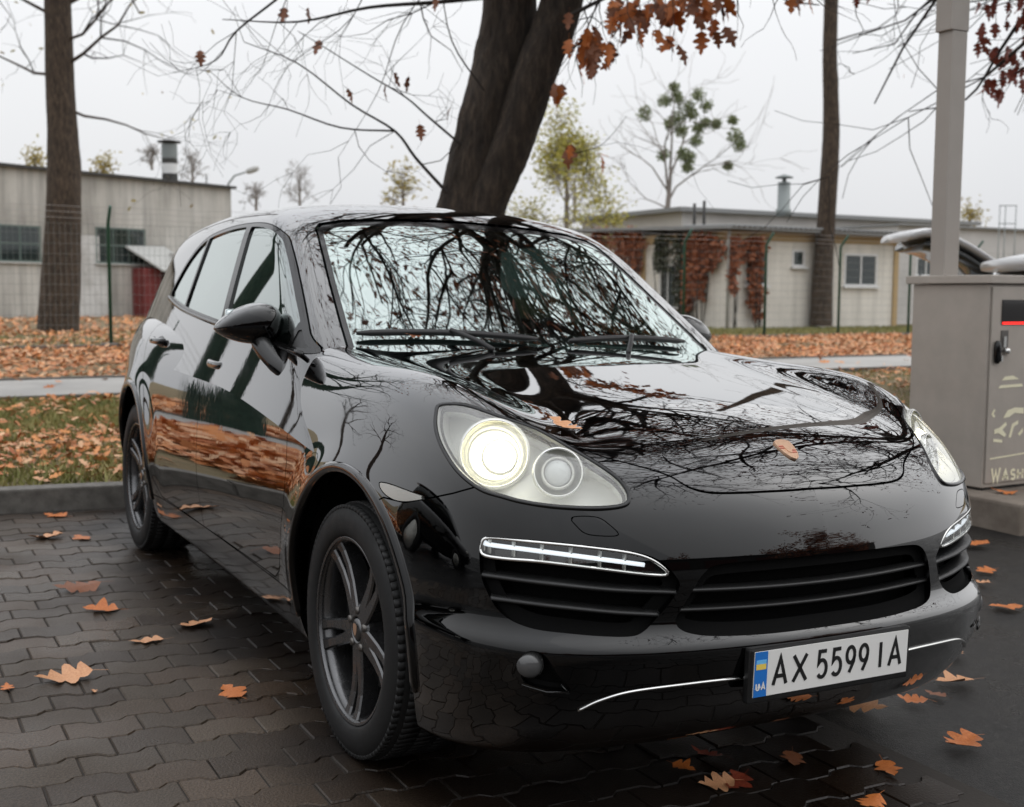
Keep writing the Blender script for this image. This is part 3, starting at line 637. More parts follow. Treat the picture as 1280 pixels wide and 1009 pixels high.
for x0 in (0, 2.895):
    for s in (1, -1):
        W = empty('wheel', (x0, s*.806, .366), CAR)
        W.scale = (.985, 1, .985); W.rotation_euler = (0, R_([0, 8, 25, 40][wi]), 0 if s > 0 else math.pi); wi += 1
        for k in range(5):
            a = math.pi/2+k*2*math.pi/5; o_ = link(bpy.data.objects.new('wheel_bolt', WM['bolts']), W); o_.location = (.056*math.cos(a), .09, .056*math.sin(a))
        for nm, me in WM.items():
            if nm == 'bolts': continue
            link(bpy.data.objects.new({'tread': 'tread_blocks', 'bolts': 'wheel_bolts'}.get(nm, nm), me), W)
        sv = [(x*.032, .1045, z*.036) for x, z in shield]; raw('cap_emblem', sv, [tuple(range(12))], M['gold'], W, smooth=False)
        # wheel well
        liner = lathe([(.455, .075), (.455, -.35), (.06, -.36)], 36, 'y', False, (R_(-12), R_(192)))
        raw('wheel_liner', *xf(liner, Matrix.Translation((x0, s*.82, .375)) @ Matrix.Diagonal((1, s, 1, 1))), M['dark'], CAR)
        # arch moulding, a raised lip round the opening
        pts = []; ups = []
        for a in np.linspace(R_(-10), R_(186), 60):
            px, pz_ = x0+.440*math.cos(a), .375+.460*math.sin(a)
            pts.append((px, 0, pz_)); ups.append((math.cos(a), 0, math.sin(a)))
        yy_ = root_y([q[0] for q in pts], [q[2] for q in pts]); pts = [(q[0], s*(y_+.002), q[2]) for q, y_ in zip(pts, yy_)]
        raw('arch_moulding', *sweep(pts, [(.004*s, .014), (.008*s, .006), (.009*s, -.006), (.006*s, -.016), (-.03*s, -.018), (-.03*s, .012)], ups), M['paint_lower'], CAR)
# ------------------------------------------------------------------ number plate
PLX, PLZ = -.954, .4405
pl = raw('number_plate', *cat_meshes([box(PLX+.002, PLX+.026, -.272, .272, PLZ-.074, PLZ+.064, .006)]), M['trim'], CAR, smooth=False)
raw('plate_face', *cat_meshes([box(PLX-.001, PLX+.003, -.26, .26, PLZ-.056, PLZ+.056)]), M['plate_white'], pl, smooth=False)
raw('blue_band', *cat_meshes([box(PLX-.0018, PLX-.0008, .220, .26, PLZ-.056, PLZ+.056)]), M['plate_blue'], pl, smooth=False)
raw('flag', *cat_meshes([box(PLX-.0024, PLX-.0016, .2245, .2555, PLZ+.026, PLZ+.036)]), M['plate_sky'], pl, smooth=False)
raw('flag', *cat_meshes([box(PLX-.0024, PLX-.0016, .2245, .2555, PLZ+.012, PLZ+.0258)]), M['plate_yellow'], pl, smooth=False)
def arcp(cx, cy_, rx, ry, a0, a1, n=14): return [(cx+rx*math.cos(R_(a0+(a1-a0)*i/n)), cy_+ry*math.sin(R_(a0+(a1-a0)*i/n))) for i in range(n+1)]
GL = {'A': [[(0, 0), (.5, 1), (1, 0)], [(.17, .32), (.83, .32)]], 'X': [[(0, 0), (1, 1)], [(0, 1), (1, 0)]], 'I': [[(.5, 0), (.5, 1)]],
      '5': [[(.92, 1), (.16, 1), (.10, .56)]+arcp(.46, .33, .50, .33, 128, -140, 18)],
      '9': [arcp(.5, .69, .46, .31, 0, 360, 24), [(.95, .64), (.88, .42), (.40, 0)]], 'U': [[(0, 1), (0, .3)]+arcp(.5, .3, .5, .3, 180, 360, 12)+[(1, .3), (1, 1)]]}
def ribbon(line, w_):
    L = [np.array(p) for p in line]; V = []; n = len(L)
    for i in range(n):
        t = L[min(i+1, n-1)]-L[max(i-1, 0)]
        if 0 < i < n-1:
            a = (L[i]-L[i-1]); b = (L[i+1]-L[i]); a /= np.linalg.norm(a)+1e-9; b /= np.linalg.norm(b)+1e-9; nn = np.array([-(a+b)[1], (a+b)[0]]); nn /= np.linalg.norm(nn)+1e-9
            k = 1/max(.35, np.dot(nn, [-a[1], a[0]]))
        else: t /= np.linalg.norm(t)+1e-9; nn = np.array([-t[1], t[0]]); k = 1
        V += [L[i]+nn*w_*k, L[i]-nn*w_*k]
    return V, [(2*i, 2*i+1, 2*i+3, 2*i+2) for i in range(n-1)]
def glyph(ch, ox, oz, wd, ht, st):
    """returns verts in plate plane (u right as read, v up)"""
    V = []; Fc = []
    for line in GL[ch]:
        v, f = ribbon([(ox+st/2+p[0]*(wd-st), oz+st/2+p[1]*(ht-st)) for p in line], st/2); n = len(V); V += v; Fc += [tuple(i+n for i in q) for q in f]
    return V, Fc
def put_text(items, mt, parent, off):
    for ch, ox, wd, oz, ht, st in items:
        v, f = glyph(ch, ox, oz, wd, ht, st)
        k = len(v)
        raw('plate_character', [(PLX-off, .26-p[0], PLZ-.056+p[1]) for p in v]+[(PLX-off+.0009, .26-p[0], PLZ-.056+p[1]) for p in v], f+[tuple(i+k for i in q) for q in f], mt, parent, smooth=False)
pos = [('A', .056, .051), ('X', .120, .052), ('5', .200, .040), ('5', .249, .040), ('9', .297, .039), ('9', .343, .039), ('I', .412, .02), ('A', .449, .051)]
put_text([(c_, x_, w_, .019, .076, .0098) for c_, x_, w_ in pos], M['plate_black'], pl, .0022)
put_text([('U', .005, .0125, .016, .019, .0036), ('A', .0215, .0145, .016, .019, .0034)], M['plate_white'], pl, .0028)
# ------------------------------------------------------------------ hood crest (shield emblem)
def surf_pt(Ff, o, d):
    o = np.array(o, float); d = np.array(d, float); lo, hi = 0, 1.5
    for _ in range(50):
        m_ = (lo+hi)/2
        if Ff((o+d*m_)[None])[0] < 0: lo = m_
        else: hi = m_
    p = o+d*lo; e = 2e-3; n = np.array([Ff((p+np.eye(3)[k]*e)[None])[0]-Ff((p-np.eye(3)[k]*e)[None])[0] for k in range(3)]); return p, n/np.linalg.norm(n)
p, n = surf_pt(Fbody, (-.742, 0, .5), (0, 0, 1)); zz = Vector(n); xx = Vector((0, -1, 0)); yy = zz.cross(xx)
em = Matrix(((xx.x, yy.x, zz.x, p[0]), (xx.y, yy.y, zz.y, p[1]), (xx.z, yy.z, zz.z, p[2]), (0, 0, 0, 1)))
def plate2(poly, h0, h1):
    k = len(poly); return [(x, y, h0) for x, y in poly]+[(x, y, h1) for x, y in poly], [tuple(range(k))[::-1], tuple(range(k, 2*k))]+[(i, (i+1) % k, (i+1) % k+k, i+k) for i in range(k)]
sc_ = lambda q, a, b: [(x*a, y*b) for x, y in q]
emb = raw('hood_emblem', *xf(plate2(sc_(shield, .062, .080), -.001, .004), em), M['gold'], CAR, smooth=False)
for q in ([(-.40, .02), (-.06, .02), (-.06, .06), (-.40, .06)], [(-.40, .12), (-.06, .12), (-.06, .16), (-.40, .16)], [(.06, -.10), (.34, -.10), (.34, -.06), (.06, -.06)], [(.06, -.20), (.30, -.20), (.30, -.16), (.06, -.16)]):
    raw('emblem_bar', *xf(plate2(sc_(q, .062, .080), .003, .0048), em), M['red'], emb, smooth=False)
raw('emblem_centre', *xf(plate2(sc_(shield, .024, .032), .003, .0055), em), M['gold'], emb, smooth=False)
# ------------------------------------------------------------------ door mirrors, handles, wipers
def superlump(c, r, e=2.5, nu=36, nv=20, shape=None):
    V = []; Fc = []
    f = lambda v, p: math.copysign(abs(v)**p, v)
    for i in range(nv+1):
        ph = -math.pi/2+math.pi*i/nv
        for j in range(nu):
            th = 2*math.pi*j/nu
            x = f(math.cos(ph), 2/e)*f(math.cos(th), 2/e); y = f(math.cos(ph), 2/e)*f(math.sin(th), 2/e); z = f(math.sin(ph), 2/e)
            if shape: x, y, z = shape(x, y, z)
            V.append((c[0]+x*r[0], c[1]+y*r[1], c[2]+z*r[2]))
    for i in range(nv):
        for j in range(nu): Fc.append((i*nu+j, i*nu+(j+1) % nu, (i+1)*nu+(j+1) % nu, (i+1)*nu+j))
    return V, Fc
def mshape(x, y, z):
    t = (y+1)/2; sh = 1-.55*t**2.2                      # teardrop: outer end thin and low
    return (x*(1-.25*t) if x < 0 else x*.45)+.30*t, y, z*sh-.34*t**2+(0 if z > 0 else .12*t)
for s in (1, -1):
    D = Matrix.Diagonal((1, s, 1, 1))
    mr = empty('door_mirror', (0, 0, 0), CAR)
    raw('mirror_housing', *xf(superlump((.93, .957, 1.205), (.095, .113, .08), 2.5, 44, 26, mshape), D), M['paint'], mr)
    raw('mirror_glass', *xf(box(.962, .968, .872, 1.03, 1.15, 1.25, .01), D), M['mirror'], mr)
    st = [(.91, .925, 1.16), (.885, .925, 1.135), (.84, .915, 1.105), (.79, .90, 1.075), (.74, .88, 1.05), (.72, .86, 1.04)]
    raw('mirror_foot', *xf(sweep(st, [(.034*math.cos(t), .030*math.sin(t)) for t in np.linspace(0, 2*math.pi, 17)[:-1]], (0, .6, 1)), D), M['gloss_trim'], mr)
    for di, (hx, hz) in enumerate(((1.50, 1.022), (2.52, 1.062))):
        us_ = np.linspace(-.105, .105, 13)
        hp_ = [(hx+u, y_+.030*(1-(u/.105)**4)+.002, hz) for u, y_ in zip(us_, root_y(hx+us_, [hz]*13))]
        raw('handle', *xf(sweep(hp_, [(.008*math.cos(t), .015*math.sin(t)) for t in np.linspace(0, 2*math.pi, 13)[:-1]], (0, 0, 1)), D), M['paint'], DOORS[s, di])
        ts_ = np.linspace(0, 2*math.pi, 25)[:-1]; cx_, cz_ = hx+.06*np.cos(ts_), hz+.022*np.sin(ts_)
        cupc = np.stack([cx_, root_y(cx_, cz_)+.0015, cz_], 1)
        raw('handle_recess', [tuple(q*[1, s, 1]) for q in cupc], [tuple(range(24))], M['gloss_trim'], DOORS[s, di])
def on_ws(y, z, off):
    x = float(Wx(y, z)); e = .01
    n = Vector((-1, float(Wx(y+e, z)-Wx(y-e, z))/(2*e), float(Wx(y, z+e)-Wx(y, z-e))/(2*e))).normalized(); return tuple(Vector((x, y, z))+n*off)
for y0, y1, z0, z1, piv in ((.70, .10, 1.176, 1.172, (.30, 1.155)), (-.02, -.60, 1.168, 1.168, (-.22, 1.15))):
    wp = empty('wiper', (0, 0, 0), CAR)
    bl_ = [on_ws(y0+(y1-y0)*t, z0+(z1-z0)*t+.012*math.sin(math.pi*t), .016) for t in np.linspace(0, 1, 15)]
    raw('blade', *tube(bl_, [.006]+[.011]*13+[.006], 8), M['trim'], wp)
    am = [on_ws(piv[0], piv[1]-.03, .03), on_ws(piv[0]*.6+.4*(y0+y1)/2, piv[1]-.005, .035), on_ws((y0+y1)/2, (z0+z1)/2+.012, .028)]
    raw('arm', *tube([tuple(q) for q in crom(np.array(am), 5)], .009, 8), M['trim'], wp)
# ------------------------------------------------------------------ cabin interior, seen dimly through the glass
raw('dashboard', *superlump((.98, 0, 1.06), (.30, .74, .12), 4), M['leather'], CAR)
raw('cabin_floor', *cat_meshes([box(.7, 3.3, -.74, .74, .42, .48), box(.62, .70, -.74, .74, .42, 1.05)]), M['dark'], CAR, smooth=False)
for x0, ys in ((1.62, (-.38, .38)), (2.55, (-.40, .40))):
    for y0 in ys:
        st = empty('seat', (0, 0, 0), CAR)
        raw('seat_base', *superlump((x0-.1, y0, .70), (.27, .25, .11), 4), M['leather'], st)
        Mt = Matrix.Translation((x0+.16, y0, 1.02)) @ Matrix.Rotation(R_(14), 4, 'Y')
        raw('backrest', *xf(superlump((0, 0, 0), (.08, .24, .36), 4), Mt), M['leather'], st)
        raw('headrest', *xf(superlump((0, 0, .44), (.06, .13, .09), 3.2), Mt), M['leather'], st)
sw = empty('steering_wheel', (0, 0, 0), CAR)
Mt = Matrix.Translation((1.22, -.38, 1.06)) @ Matrix.Rotation(R_(66), 4, 'Y')
raw('wheel_rim', *xf(lathe([(.185+.016*math.cos(t), .016*math.sin(t)) for t in np.linspace(0, 2*math.pi, 11)[:-1]], 40, 'z', True), Mt), M['leather'], sw)
raw('wheel_boss', *xf(cat_meshes([superlump((0, 0, 0), (.07, .06, .03), 3), box(-.02, .02, -.18, .18, -.008, .008), box(0, .17, -.02, .02, -.008, .008)]), Mt), M['leather'], sw)
raw('rear_view_mirror', *superlump((1.16, 0, 1.50), (.02, .12, .035), 3), M['gloss_trim'], CAR)
# ================================================================== the place
SLi = SLOPE.inverted()
def slab_z(x, y): return (SLOPE @ Vector((x, y, 0))).z
Rh = Vector((Fh.y, -Fh.x, 0)); CW = SLOPE @ CAMC
def vw(d, l, z): p = CW+Fh*d+Rh*l; return Vector((p.x, p.y, z))     # d metres ahead of the viewpoint, l to the right
def pxl(d, px): return d*(px-640)/FPX
def pxz(d, px, py): return CW.z-d*(py-368.7-(px-640)*.0057)/FPX
def at(d, px, py): return vw(d, pxl(d, px), pxz(d, px, py))
def smooth(a, b, x): t = min(1, max(0, (x-a)/(b-a))); return t*t*(3-2*t)
def ground_z(x, y):
    z0 = max(-.15, min(.3, slab_z(4.2, y)))+.118
    t = smooth(4.2, 9, x); z = z0*(1-t)+.20*t
    return z+.10*smooth(12.5, 20, x)
# ---- materials
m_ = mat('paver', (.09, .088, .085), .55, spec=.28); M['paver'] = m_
n_, l_, b_ = nodes(m_)
oi = n_.new('ShaderNodeObjectInfo'); ge = n_.new('ShaderNodeNewGeometry'); ad = n_.new('ShaderNodeMath'); ad.operation = 'ADD'; l_.new(oi.outputs['Random'], ad.inputs[0]); l_.new(ge.outputs['Random Per Island'], ad.inputs[1])
fr_ = n_.new('ShaderNodeMath'); fr_.operation = 'FRACT'; l_.new(ad.outputs[0], fr_.inputs[0])
cr_ = n_.new('ShaderNodeValToRGB'); e_ = cr_.color_ramp.elements; e_[0].color = (.040, .028, .020, 1); e_[1].color = (.098, .076, .056, 1); e_.new(.5).color = (.060, .045, .032, 1); e_.new(.8).color = (.072, .048, .032, 1)
l_.new(fr_.outputs[0], cr_.inputs[0])
x1 = noise(m_, 130, 4); x2 = noise(m_, 3.0, 4, 'Generated')
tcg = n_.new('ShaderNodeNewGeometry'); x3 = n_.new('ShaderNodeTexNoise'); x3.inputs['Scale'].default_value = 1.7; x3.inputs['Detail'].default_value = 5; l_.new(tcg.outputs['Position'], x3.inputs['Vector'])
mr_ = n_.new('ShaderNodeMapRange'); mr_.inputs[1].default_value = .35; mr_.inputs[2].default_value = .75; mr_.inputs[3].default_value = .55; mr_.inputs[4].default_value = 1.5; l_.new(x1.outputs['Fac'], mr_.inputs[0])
ml = n_.new('ShaderNodeMix'); ml.data_type = 'RGBA'; ml.blend_type = 'MULTIPLY'; ml.inputs[0].default_value = 1; l_.new(cr_.outputs[0], ml.inputs[6]); l_.new(mr_.outputs[0], ml.inputs[7]); # ragged zone round the washed car: dripped water, plus its shade darkened into the blocks
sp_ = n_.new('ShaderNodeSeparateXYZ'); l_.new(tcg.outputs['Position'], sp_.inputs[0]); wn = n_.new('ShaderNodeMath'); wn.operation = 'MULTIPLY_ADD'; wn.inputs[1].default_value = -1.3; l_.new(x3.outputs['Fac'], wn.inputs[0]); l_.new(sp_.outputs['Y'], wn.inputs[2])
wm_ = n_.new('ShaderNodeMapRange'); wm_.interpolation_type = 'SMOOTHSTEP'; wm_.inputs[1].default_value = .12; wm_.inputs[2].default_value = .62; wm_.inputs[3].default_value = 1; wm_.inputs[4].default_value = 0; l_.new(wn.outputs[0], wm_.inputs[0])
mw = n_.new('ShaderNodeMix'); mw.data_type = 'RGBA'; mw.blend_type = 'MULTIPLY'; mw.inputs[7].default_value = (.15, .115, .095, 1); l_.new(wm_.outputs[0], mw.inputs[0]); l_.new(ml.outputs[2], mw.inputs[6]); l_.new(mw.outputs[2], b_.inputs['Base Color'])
rr = n_.new('ShaderNodeMapRange'); rr.inputs[1].default_value = .38; rr.inputs[2].default_value = .62; rr.inputs[3].default_value = .24; rr.inputs[4].default_value = .58; l_.new(x3.outputs['Fac'], rr.inputs[0]); l_.new(rr.outputs[0], b_.inputs['Roughness'])
bp_ = n_.new('ShaderNodeBump'); bp_.inputs['Strength'].default_value = .5; bp_.inputs['Distance'].default_value = .004; l_.new(x1.outputs['Fac'], bp_.inputs['Height']); l_.new(bp_.outputs[0], b_.inputs['Normal'])
M['sand'] = mat('joint_sand', (.026, .021, .017), .9); bump(M['sand'], 90, .5, .004)
m_ = mat('asphalt', (.03, .03, .03), .5, spec=.25); M['asphalt'] = m_
colour(m_, 60, [(.3, (.006, .0058, .0055)), (.55, (.014, .0132, .0125)), (.72, (.042, .039, .036))]); bump(m_, 190, .8, .006); roughvar(m_, 1.3, .16, .6)
M['kerb'] = mat('kerb_concrete', (.13, .125, .115), .8); colour(M['kerb'], 14, [(.3, (.09, .083, .073)), (.7, (.18, .168, .15))]); bump(M['kerb'], 70, .4, .005)
M['path'] = mat('path_concrete', (.3, .3, .29), .7); colour(M['path'], .9, [(.3, (.25, .24, .225)), (.7, (.36, .345, .32))]); roughvar(M['path'], 1.2, .5, .85)
M['soil'] = mat('lawn_soil', (.1, .08, .05), .95); colour(M['soil'], 1.1, [(.30, (.10, .09, .04)), (.48, (.21, .15, .08)), (.62, (.14, .12, .055)), (.75, (.28, .17, .09))], detail=8); bump(M['soil'], 25, 1, .03)
M['grass'] = mat('grass_blades', (.075, .095, .025), .7); colour(M['grass'], 2.2, [(.35, (.12, .14, .03)), (.55, (.23, .21, .06)), (.75, (.37, .29, .13))])
def leafmat(name, c1, c2, rough=.6):
    m = mat(name, c1, rough); n, l, b = nodes(m); g = n.new('ShaderNodeNewGeometry'); r = n.new('ShaderNodeValToRGB'); e = r.color_ramp.elements; e[0].color = (*c1, 1); e[1].color = (*c2, 1)
    l.new(g.outputs['Random Per Island'], r.inputs[0]); l.new(r.outputs[0], b.inputs['Base Color'])
    return m
def leaftex(name, c1, c2, rough=.5):
    m = mat(name, c1, rough); colour(m, 28, [(.3, c1), (.7, c2)]); bump(m, 90, .4, .003); return m
M['leaf_tan'] = leaftex('leaf_tan', (.50, .22, .10), (.66, .36, .19)); M['leaf_orange'] = leaftex('leaf_orange', (.40, .095, .018), (.60, .20, .045)); M['leaf_red'] = leaftex('leaf_red', (.14, .022, .012), (.30, .05, .016)); M['leaf_brown'] = leaftex('leaf_brown', (.16, .055, .022), (.26, .09, .035))
M['litter'] = leafmat('leaf_litter', (.34, .095, .024), (.70, .29, .095)); M['litter2'] = leafmat('leaf_litter_pale', (.52, .25, .12), (.72, .44, .25))
M['oakleaf'] = leafmat('hanging_leaves', (.20, .04, .012), (.34, .10, .03)); M['redleaf'] = leafmat('dark_red_leaves', (.09, .014, .012), (.18, .03, .02)); M['yleaf'] = leafmat('yellow_leaves', (.38, .28, .06), (.30, .26, .08)); M['gleaf'] = leafmat('yellow_green_leaves', (.30, .30, .05), (.48, .40, .08)); M['mistle'] = leafmat('mistletoe_leaves', (.14, .17, .075), (.24, .27, .12)); M['vine'] = leafmat('dry_vine_leaves', (.20, .055, .02), (.38, .13, .05)); M['gvine'] = leafmat('green_vine_leaves', (.035, .045, .02), (.06, .06, .025))
def bark(name, c1, c2, c3):
    m = mat(name, c1, .9); n, l, b = nodes(m); t = n.new('ShaderNodeTexCoord'); mp = n.new('ShaderNodeMapping'); mp.inputs['Scale'].default_value = (1, 1, .28); l.new(t.outputs['Object'], mp.inputs[0])
    v = n.new('ShaderNodeTexNoise'); v.inputs['Scale'].default_value = 16; v.inputs['Detail'].default_value = 8; v.inputs['Roughness'].default_value = .7; l.new(mp.outputs[0], v.inputs['Vector'])
    r = ramp(m, v.outputs['Fac'], [(.35, c1), (.52, c2), (.68, c3)]); l.new(r.outputs[0], b.inputs['Base Color'])
    p = n.new('ShaderNodeBump'); p.inputs['Strength'].default_value = 1; p.inputs['Distance'].default_value = .05; l.new(v.outputs['Fac'], p.inputs['Height']); l.new(p.outputs[0], b.inputs['Normal']); return m
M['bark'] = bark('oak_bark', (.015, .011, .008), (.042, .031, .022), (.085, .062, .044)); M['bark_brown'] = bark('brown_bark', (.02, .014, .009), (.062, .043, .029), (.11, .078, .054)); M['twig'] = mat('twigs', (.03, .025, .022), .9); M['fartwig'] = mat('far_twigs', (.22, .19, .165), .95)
# ---- paving frame
def on_slab(o, m=None): o.matrix_world = SLOPE @ (m or Matrix()); return o
g_ = raw('asphalt', [(-40, -40, -.012), (4.1, -40, -.012), (4.1, 40, -.012), (-40, 40, -.012)], [(0, 1, 2, 3)], M['asphalt'], smooth=False); tag(on_slab(g_), kind='structure')
PL, PW, YB = .216, .137, -.60
pv = raw('paving', [(-4, YB, -.006), (4.06, YB, -.006), (4.06, 3.2, -.006), (-4, 3.2, -.006)], [(0, 1, 2, 3)], M['sand'], smooth=False); tag(on_slab(pv), kind='structure')
def wave(y):   # kinked long edge of the interlocking blocks
    t = (y/PL) % 1.0
    k = [(0, 0), (.12, 0), (.24, 1), (.50, 1), (.62, 1), (.74, 0), (1, 0)]
    for (a, va), (b, vb) in zip(k, k[1:]):
        if a <= t <= b: return ((va+(vb-va)*(t-a)/(b-a))-.5)*.026
    return 0
def paver_mesh(par):
    """block centred on x 0; spans y 0..PL in absolute phase par*PL/2"""
    ys = [i/16*PL for i in range(17)]; g = .0022; ph = par*PL/2; n = 17
    top = []; V = []
    for off, z in ((g, -.03), (g, -.0045), (g+.0035, 0)):
        for sgn in (-1, 1):
            for i, y in enumerate(ys):
                yy = min(max(y, off), PL-off); V.append((sgn*(PW/2-off)+wave(y+ph), yy, z))
    Fc = []
    for k in range(2):
        a, b = k*2*n, (k+1)*2*n
        for i in range(n-1): Fc.append((a+i+1, a+i, b+i, b+i+1)); Fc.append((a+n+i, a+n+i+1, b+n+i+1, b+n+i))
        Fc.append((a, a+n, b+n, b)); Fc.append((a+2*n-1, a+n-1, b+n-1, b+2*n-1))
    t = 4*n
    for i in range(n-1): Fc.append((t+i, t+n+i, t+n+i+1, t+i+1))
    return V, Fc
pm = []
for par in (0, 1):
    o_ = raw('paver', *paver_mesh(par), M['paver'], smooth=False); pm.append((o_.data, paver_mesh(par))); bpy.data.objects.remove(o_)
cand = []
for i in range(-24, 30):
    xc = (i+.5)*PW; par = i % 2
    for j in range(-3, 36):
        y0 = j*PL+par*PL/2
        if y0 < YB-.02 or y0 > 3.2-PL or xc > 4.06-PW/2: continue
        p_ = SLOPE @ Vector((xc, y0+PL/2, 0)); dv = p_-CW; d = dv.dot(Fh)
        if d < .8: cand.append((9e9, xc, y0, par)); continue
        px = 640+FPX*dv.dot(Rh)/d; py = 368.7+FPX*(CW.z-p_.z)/d
        vis = -20 < px < 1290 and py < 1040
        hidden = (-.75 < xc < 3.7 and -.82 < y0+PL/2 < .72)
        cand.append((d if vis and not hidden else 5e8+d, xc, y0, par))
cand.sort(); rest = []; seen = sum(1 for c in cand if c[0] < 1e8); print('pavers in view', seen)
rngp = random.Random(3)
for k, (d, xc, y0, par) in enumerate(cand):
    dz = rngp.uniform(-.0022, .0015); rx, ry = rngp.gauss(0, .006), rngp.gauss(0, .008)
    Mt = Matrix.Translation((xc, y0, dz)) @ Matrix.Rotation(rx, 4, 'X') @ Matrix.Rotation(ry, 4, 'Y')
    if k < min(300, seen):
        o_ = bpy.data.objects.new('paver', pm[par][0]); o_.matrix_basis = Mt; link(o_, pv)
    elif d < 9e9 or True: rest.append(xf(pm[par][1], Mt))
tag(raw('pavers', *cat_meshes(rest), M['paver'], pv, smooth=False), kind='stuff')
# ---- kerb stones
kb = raw('kerb', *box(4.07, 4.18, -14, 9, -.1, .105), M['kerb'], smooth=False); tag(on_slab(kb), kind='structure')
o0 = raw('kerb_stone', *box(4.055, 4.195, .004, .996, -.08, .13, .012), M['kerb'], kb, smooth=False); o0.location.y = -8.25+.0
for k in range(1, 16):
    o_ = o0.copy(); o_.location.y = -8.25+k; o_.rotation_euler.z = rngp.gauss(0, .002); link(o_)
# ---- ground sheet to the horizon
def sheet(xs, ys, zf): 
    V = [(x, y, zf(x, y)) for x in xs for y in ys]; n = len(ys)
    return V, [(i*n+j, (i+1)*n+j, (i+1)*n+j+1, i*n+j+1) for i in range(len(xs)-1) for j in range(n-1)]
xs_ = [4.19, 4.5, 5, 6, 7, 8, 9, 10.05]+[12.85, 14, 16, 18, 20, 24, 30, 40, 60, 100, 200, 400]
ys_ = [-400, -150, -80, -50]+list(range(-40, 14, 1))+[20, 40, 80, 200, 400]
gr_ = raw('ground', *sheet(xs_, ys_, ground_z), M['soil']); tag(gr_, kind='structure')
tag(raw('level_ground', [(-400, -400, -.5), (4.0, -400, -.5), (4.0, 400, -.5), (-400, 400, -.5)], [(0, 1, 2, 3)], M['asphalt'], smooth=False), kind='structure')
fpv = sheet([10.1, 12.8], list(range(-60, 30, 2)), lambda x, y: ground_z(x, y)+.03)
tag(raw('footpath', *fpv, M['path'], smooth=False), kind='structure')
for i, x0 in enumerate((10.02, 12.8)):
    tag(raw('path_edging', *box(x0, x0+.08, -60, 28, .1, .255), M['kerb'], smooth=False), kind='structure')
# ---- leaves
def oak_leaf(L=1.0, seed=0, curl=.2, fold=.25, lobes=4):
    r = random.Random(seed); side = []
    n = lobes*4
    for i in range(n+1):
        t = i/n; env = .40*math.sin(math.pi*min(1, t*1.05)**.8)*(1-.25*t)+.015
        ph = (t*lobes) % 1; lob = .40+.60*math.sin(math.pi*ph)**.7
        side.append((t, env*lob*(1+r.uniform(-.15, .15)), .04*math.sin(math.pi*ph)))
    V = []; Fc = []
    tw = r.uniform(-.3, .3)
    def bend(x, y): z = curl*((x-.45)**2)+fold*abs(y)*1.2+.12*math.sin(x*7+seed)*abs(y)+tw*(x-.5)*y; return (x*L, y*L, z*L)
    for t, w_, f in side: V += [bend(t+f*.6, w_), bend(t, w_*.5), bend(t, 0), bend(t, -w_*.5), bend(t+f*.6, -w_)]
    for i in range(n):
        for j in range(4): Fc.append((i*5+j, i*5+j+1, (i+1)*5+j+1, (i+1)*5+j))
    k = len(V); V += [bend(0, .006), bend(0, -.006), (-.28*L, -.008*L, .05*L), (-.28*L, .004*L, .05*L)]; Fc.append((k, k+1, k+2, k+3))
    zmin = min(v[2] for v in V); return [(x, y, z-zmin) for x, y, z in V], Fc
LM = []
for k in range(6):
    o_ = raw('leaf', *oak_leaf(1, k, [.15, .45, .1, .3, .2, .6][k], [.12, .25, .05, -.12, .3, .1][k], 3+k % 2), None, smooth=True); LM.append(o_.data); bpy.data.objects.remove(o_)
LMV = [([v.co[:] for v in m.vertices], [tuple(p.vertices) for p in m.polygons]) for m in LM]
def simple_leaf(): return [(0, 0, 0), (.3, .26, .06), (.62, .2, .10), (1, 0, .02), (.62, -.2, .10), (.3, -.26, .06), (.5, 0, 0)], [(0, 1, 6), (1, 2, 6), (2, 3, 6), (3, 4, 6), (4, 5, 6), (5, 0, 6)]
def lobed_leaf():
    o = [(-.2, 0), (.05, .05), (.16, .22), (.30, .10), (.48, .30), (.60, .12), (.78, .20), (1, 0), (.78, -.20), (.60, -.12), (.48, -.30), (.30, -.10), (.16, -.22), (.05, -.05)]
    return [(x, y, .25*abs(y)+.12*(x-.4)**2) for x, y in o], [(0, 1, 13), (1, 2, 3), (1, 3, 11, 13), (13, 11, 12), (3, 4, 5), (3, 5, 9, 11), (11, 9, 10), (5, 6, 7, 8, 9)]
SLf, LLf = simple_leaf(), lobed_leaf()
class Soup:
    def __init__(s): s.V = []; s.F = []
    def add(s, vf, mtx):
        n = len(s.V); s.V += [tuple(mtx @ Vector(v)) for v in vf[0]]; s.F += [tuple(i+n for i in f) for f in vf[1]]
    def raw(s, vf): n = len(s.V); s.V += list(vf[0]); s.F += [tuple(i+n for i in f) for f in vf[1]]
    def make(s, name, m, parent=None, smooth=True): return raw(name, s.V, s.F, m, parent, smooth=smooth)
def rmat(p, sz, r, flat=False):
    a = Matrix.Rotation(r.uniform(0, 6.28), 4, 'Z')
    if flat: b = Matrix.Rotation(r.gauss(0, .35), 4, 'X') @ Matrix.Rotation(r.gauss(0, .35), 4, 'Y')
    else: b = Matrix.Rotation(r.uniform(0, 6.28), 4, 'X') @ Matrix.Rotation(r.uniform(0, 6.28), 4, 'Y')
    return Matrix.Translation(p) @ a @ b @ Matrix.Scale(sz, 4)
def inview(x, y, z, mgn=60):
    dv = Vector((x, y, z))-CW; d = dv.dot(Fh)
    if d < 1: return False
    return -mgn < 640+FPX*dv.dot(Rh)/d < 1280+mgn
rl = random.Random(11)
lit = Soup(); lit2 = Soup()
def clump(x, y): return .5+.5*math.sin(x*1.7+1.3*math.sin(y*.9))*math.sin(y*1.1+x*.6)
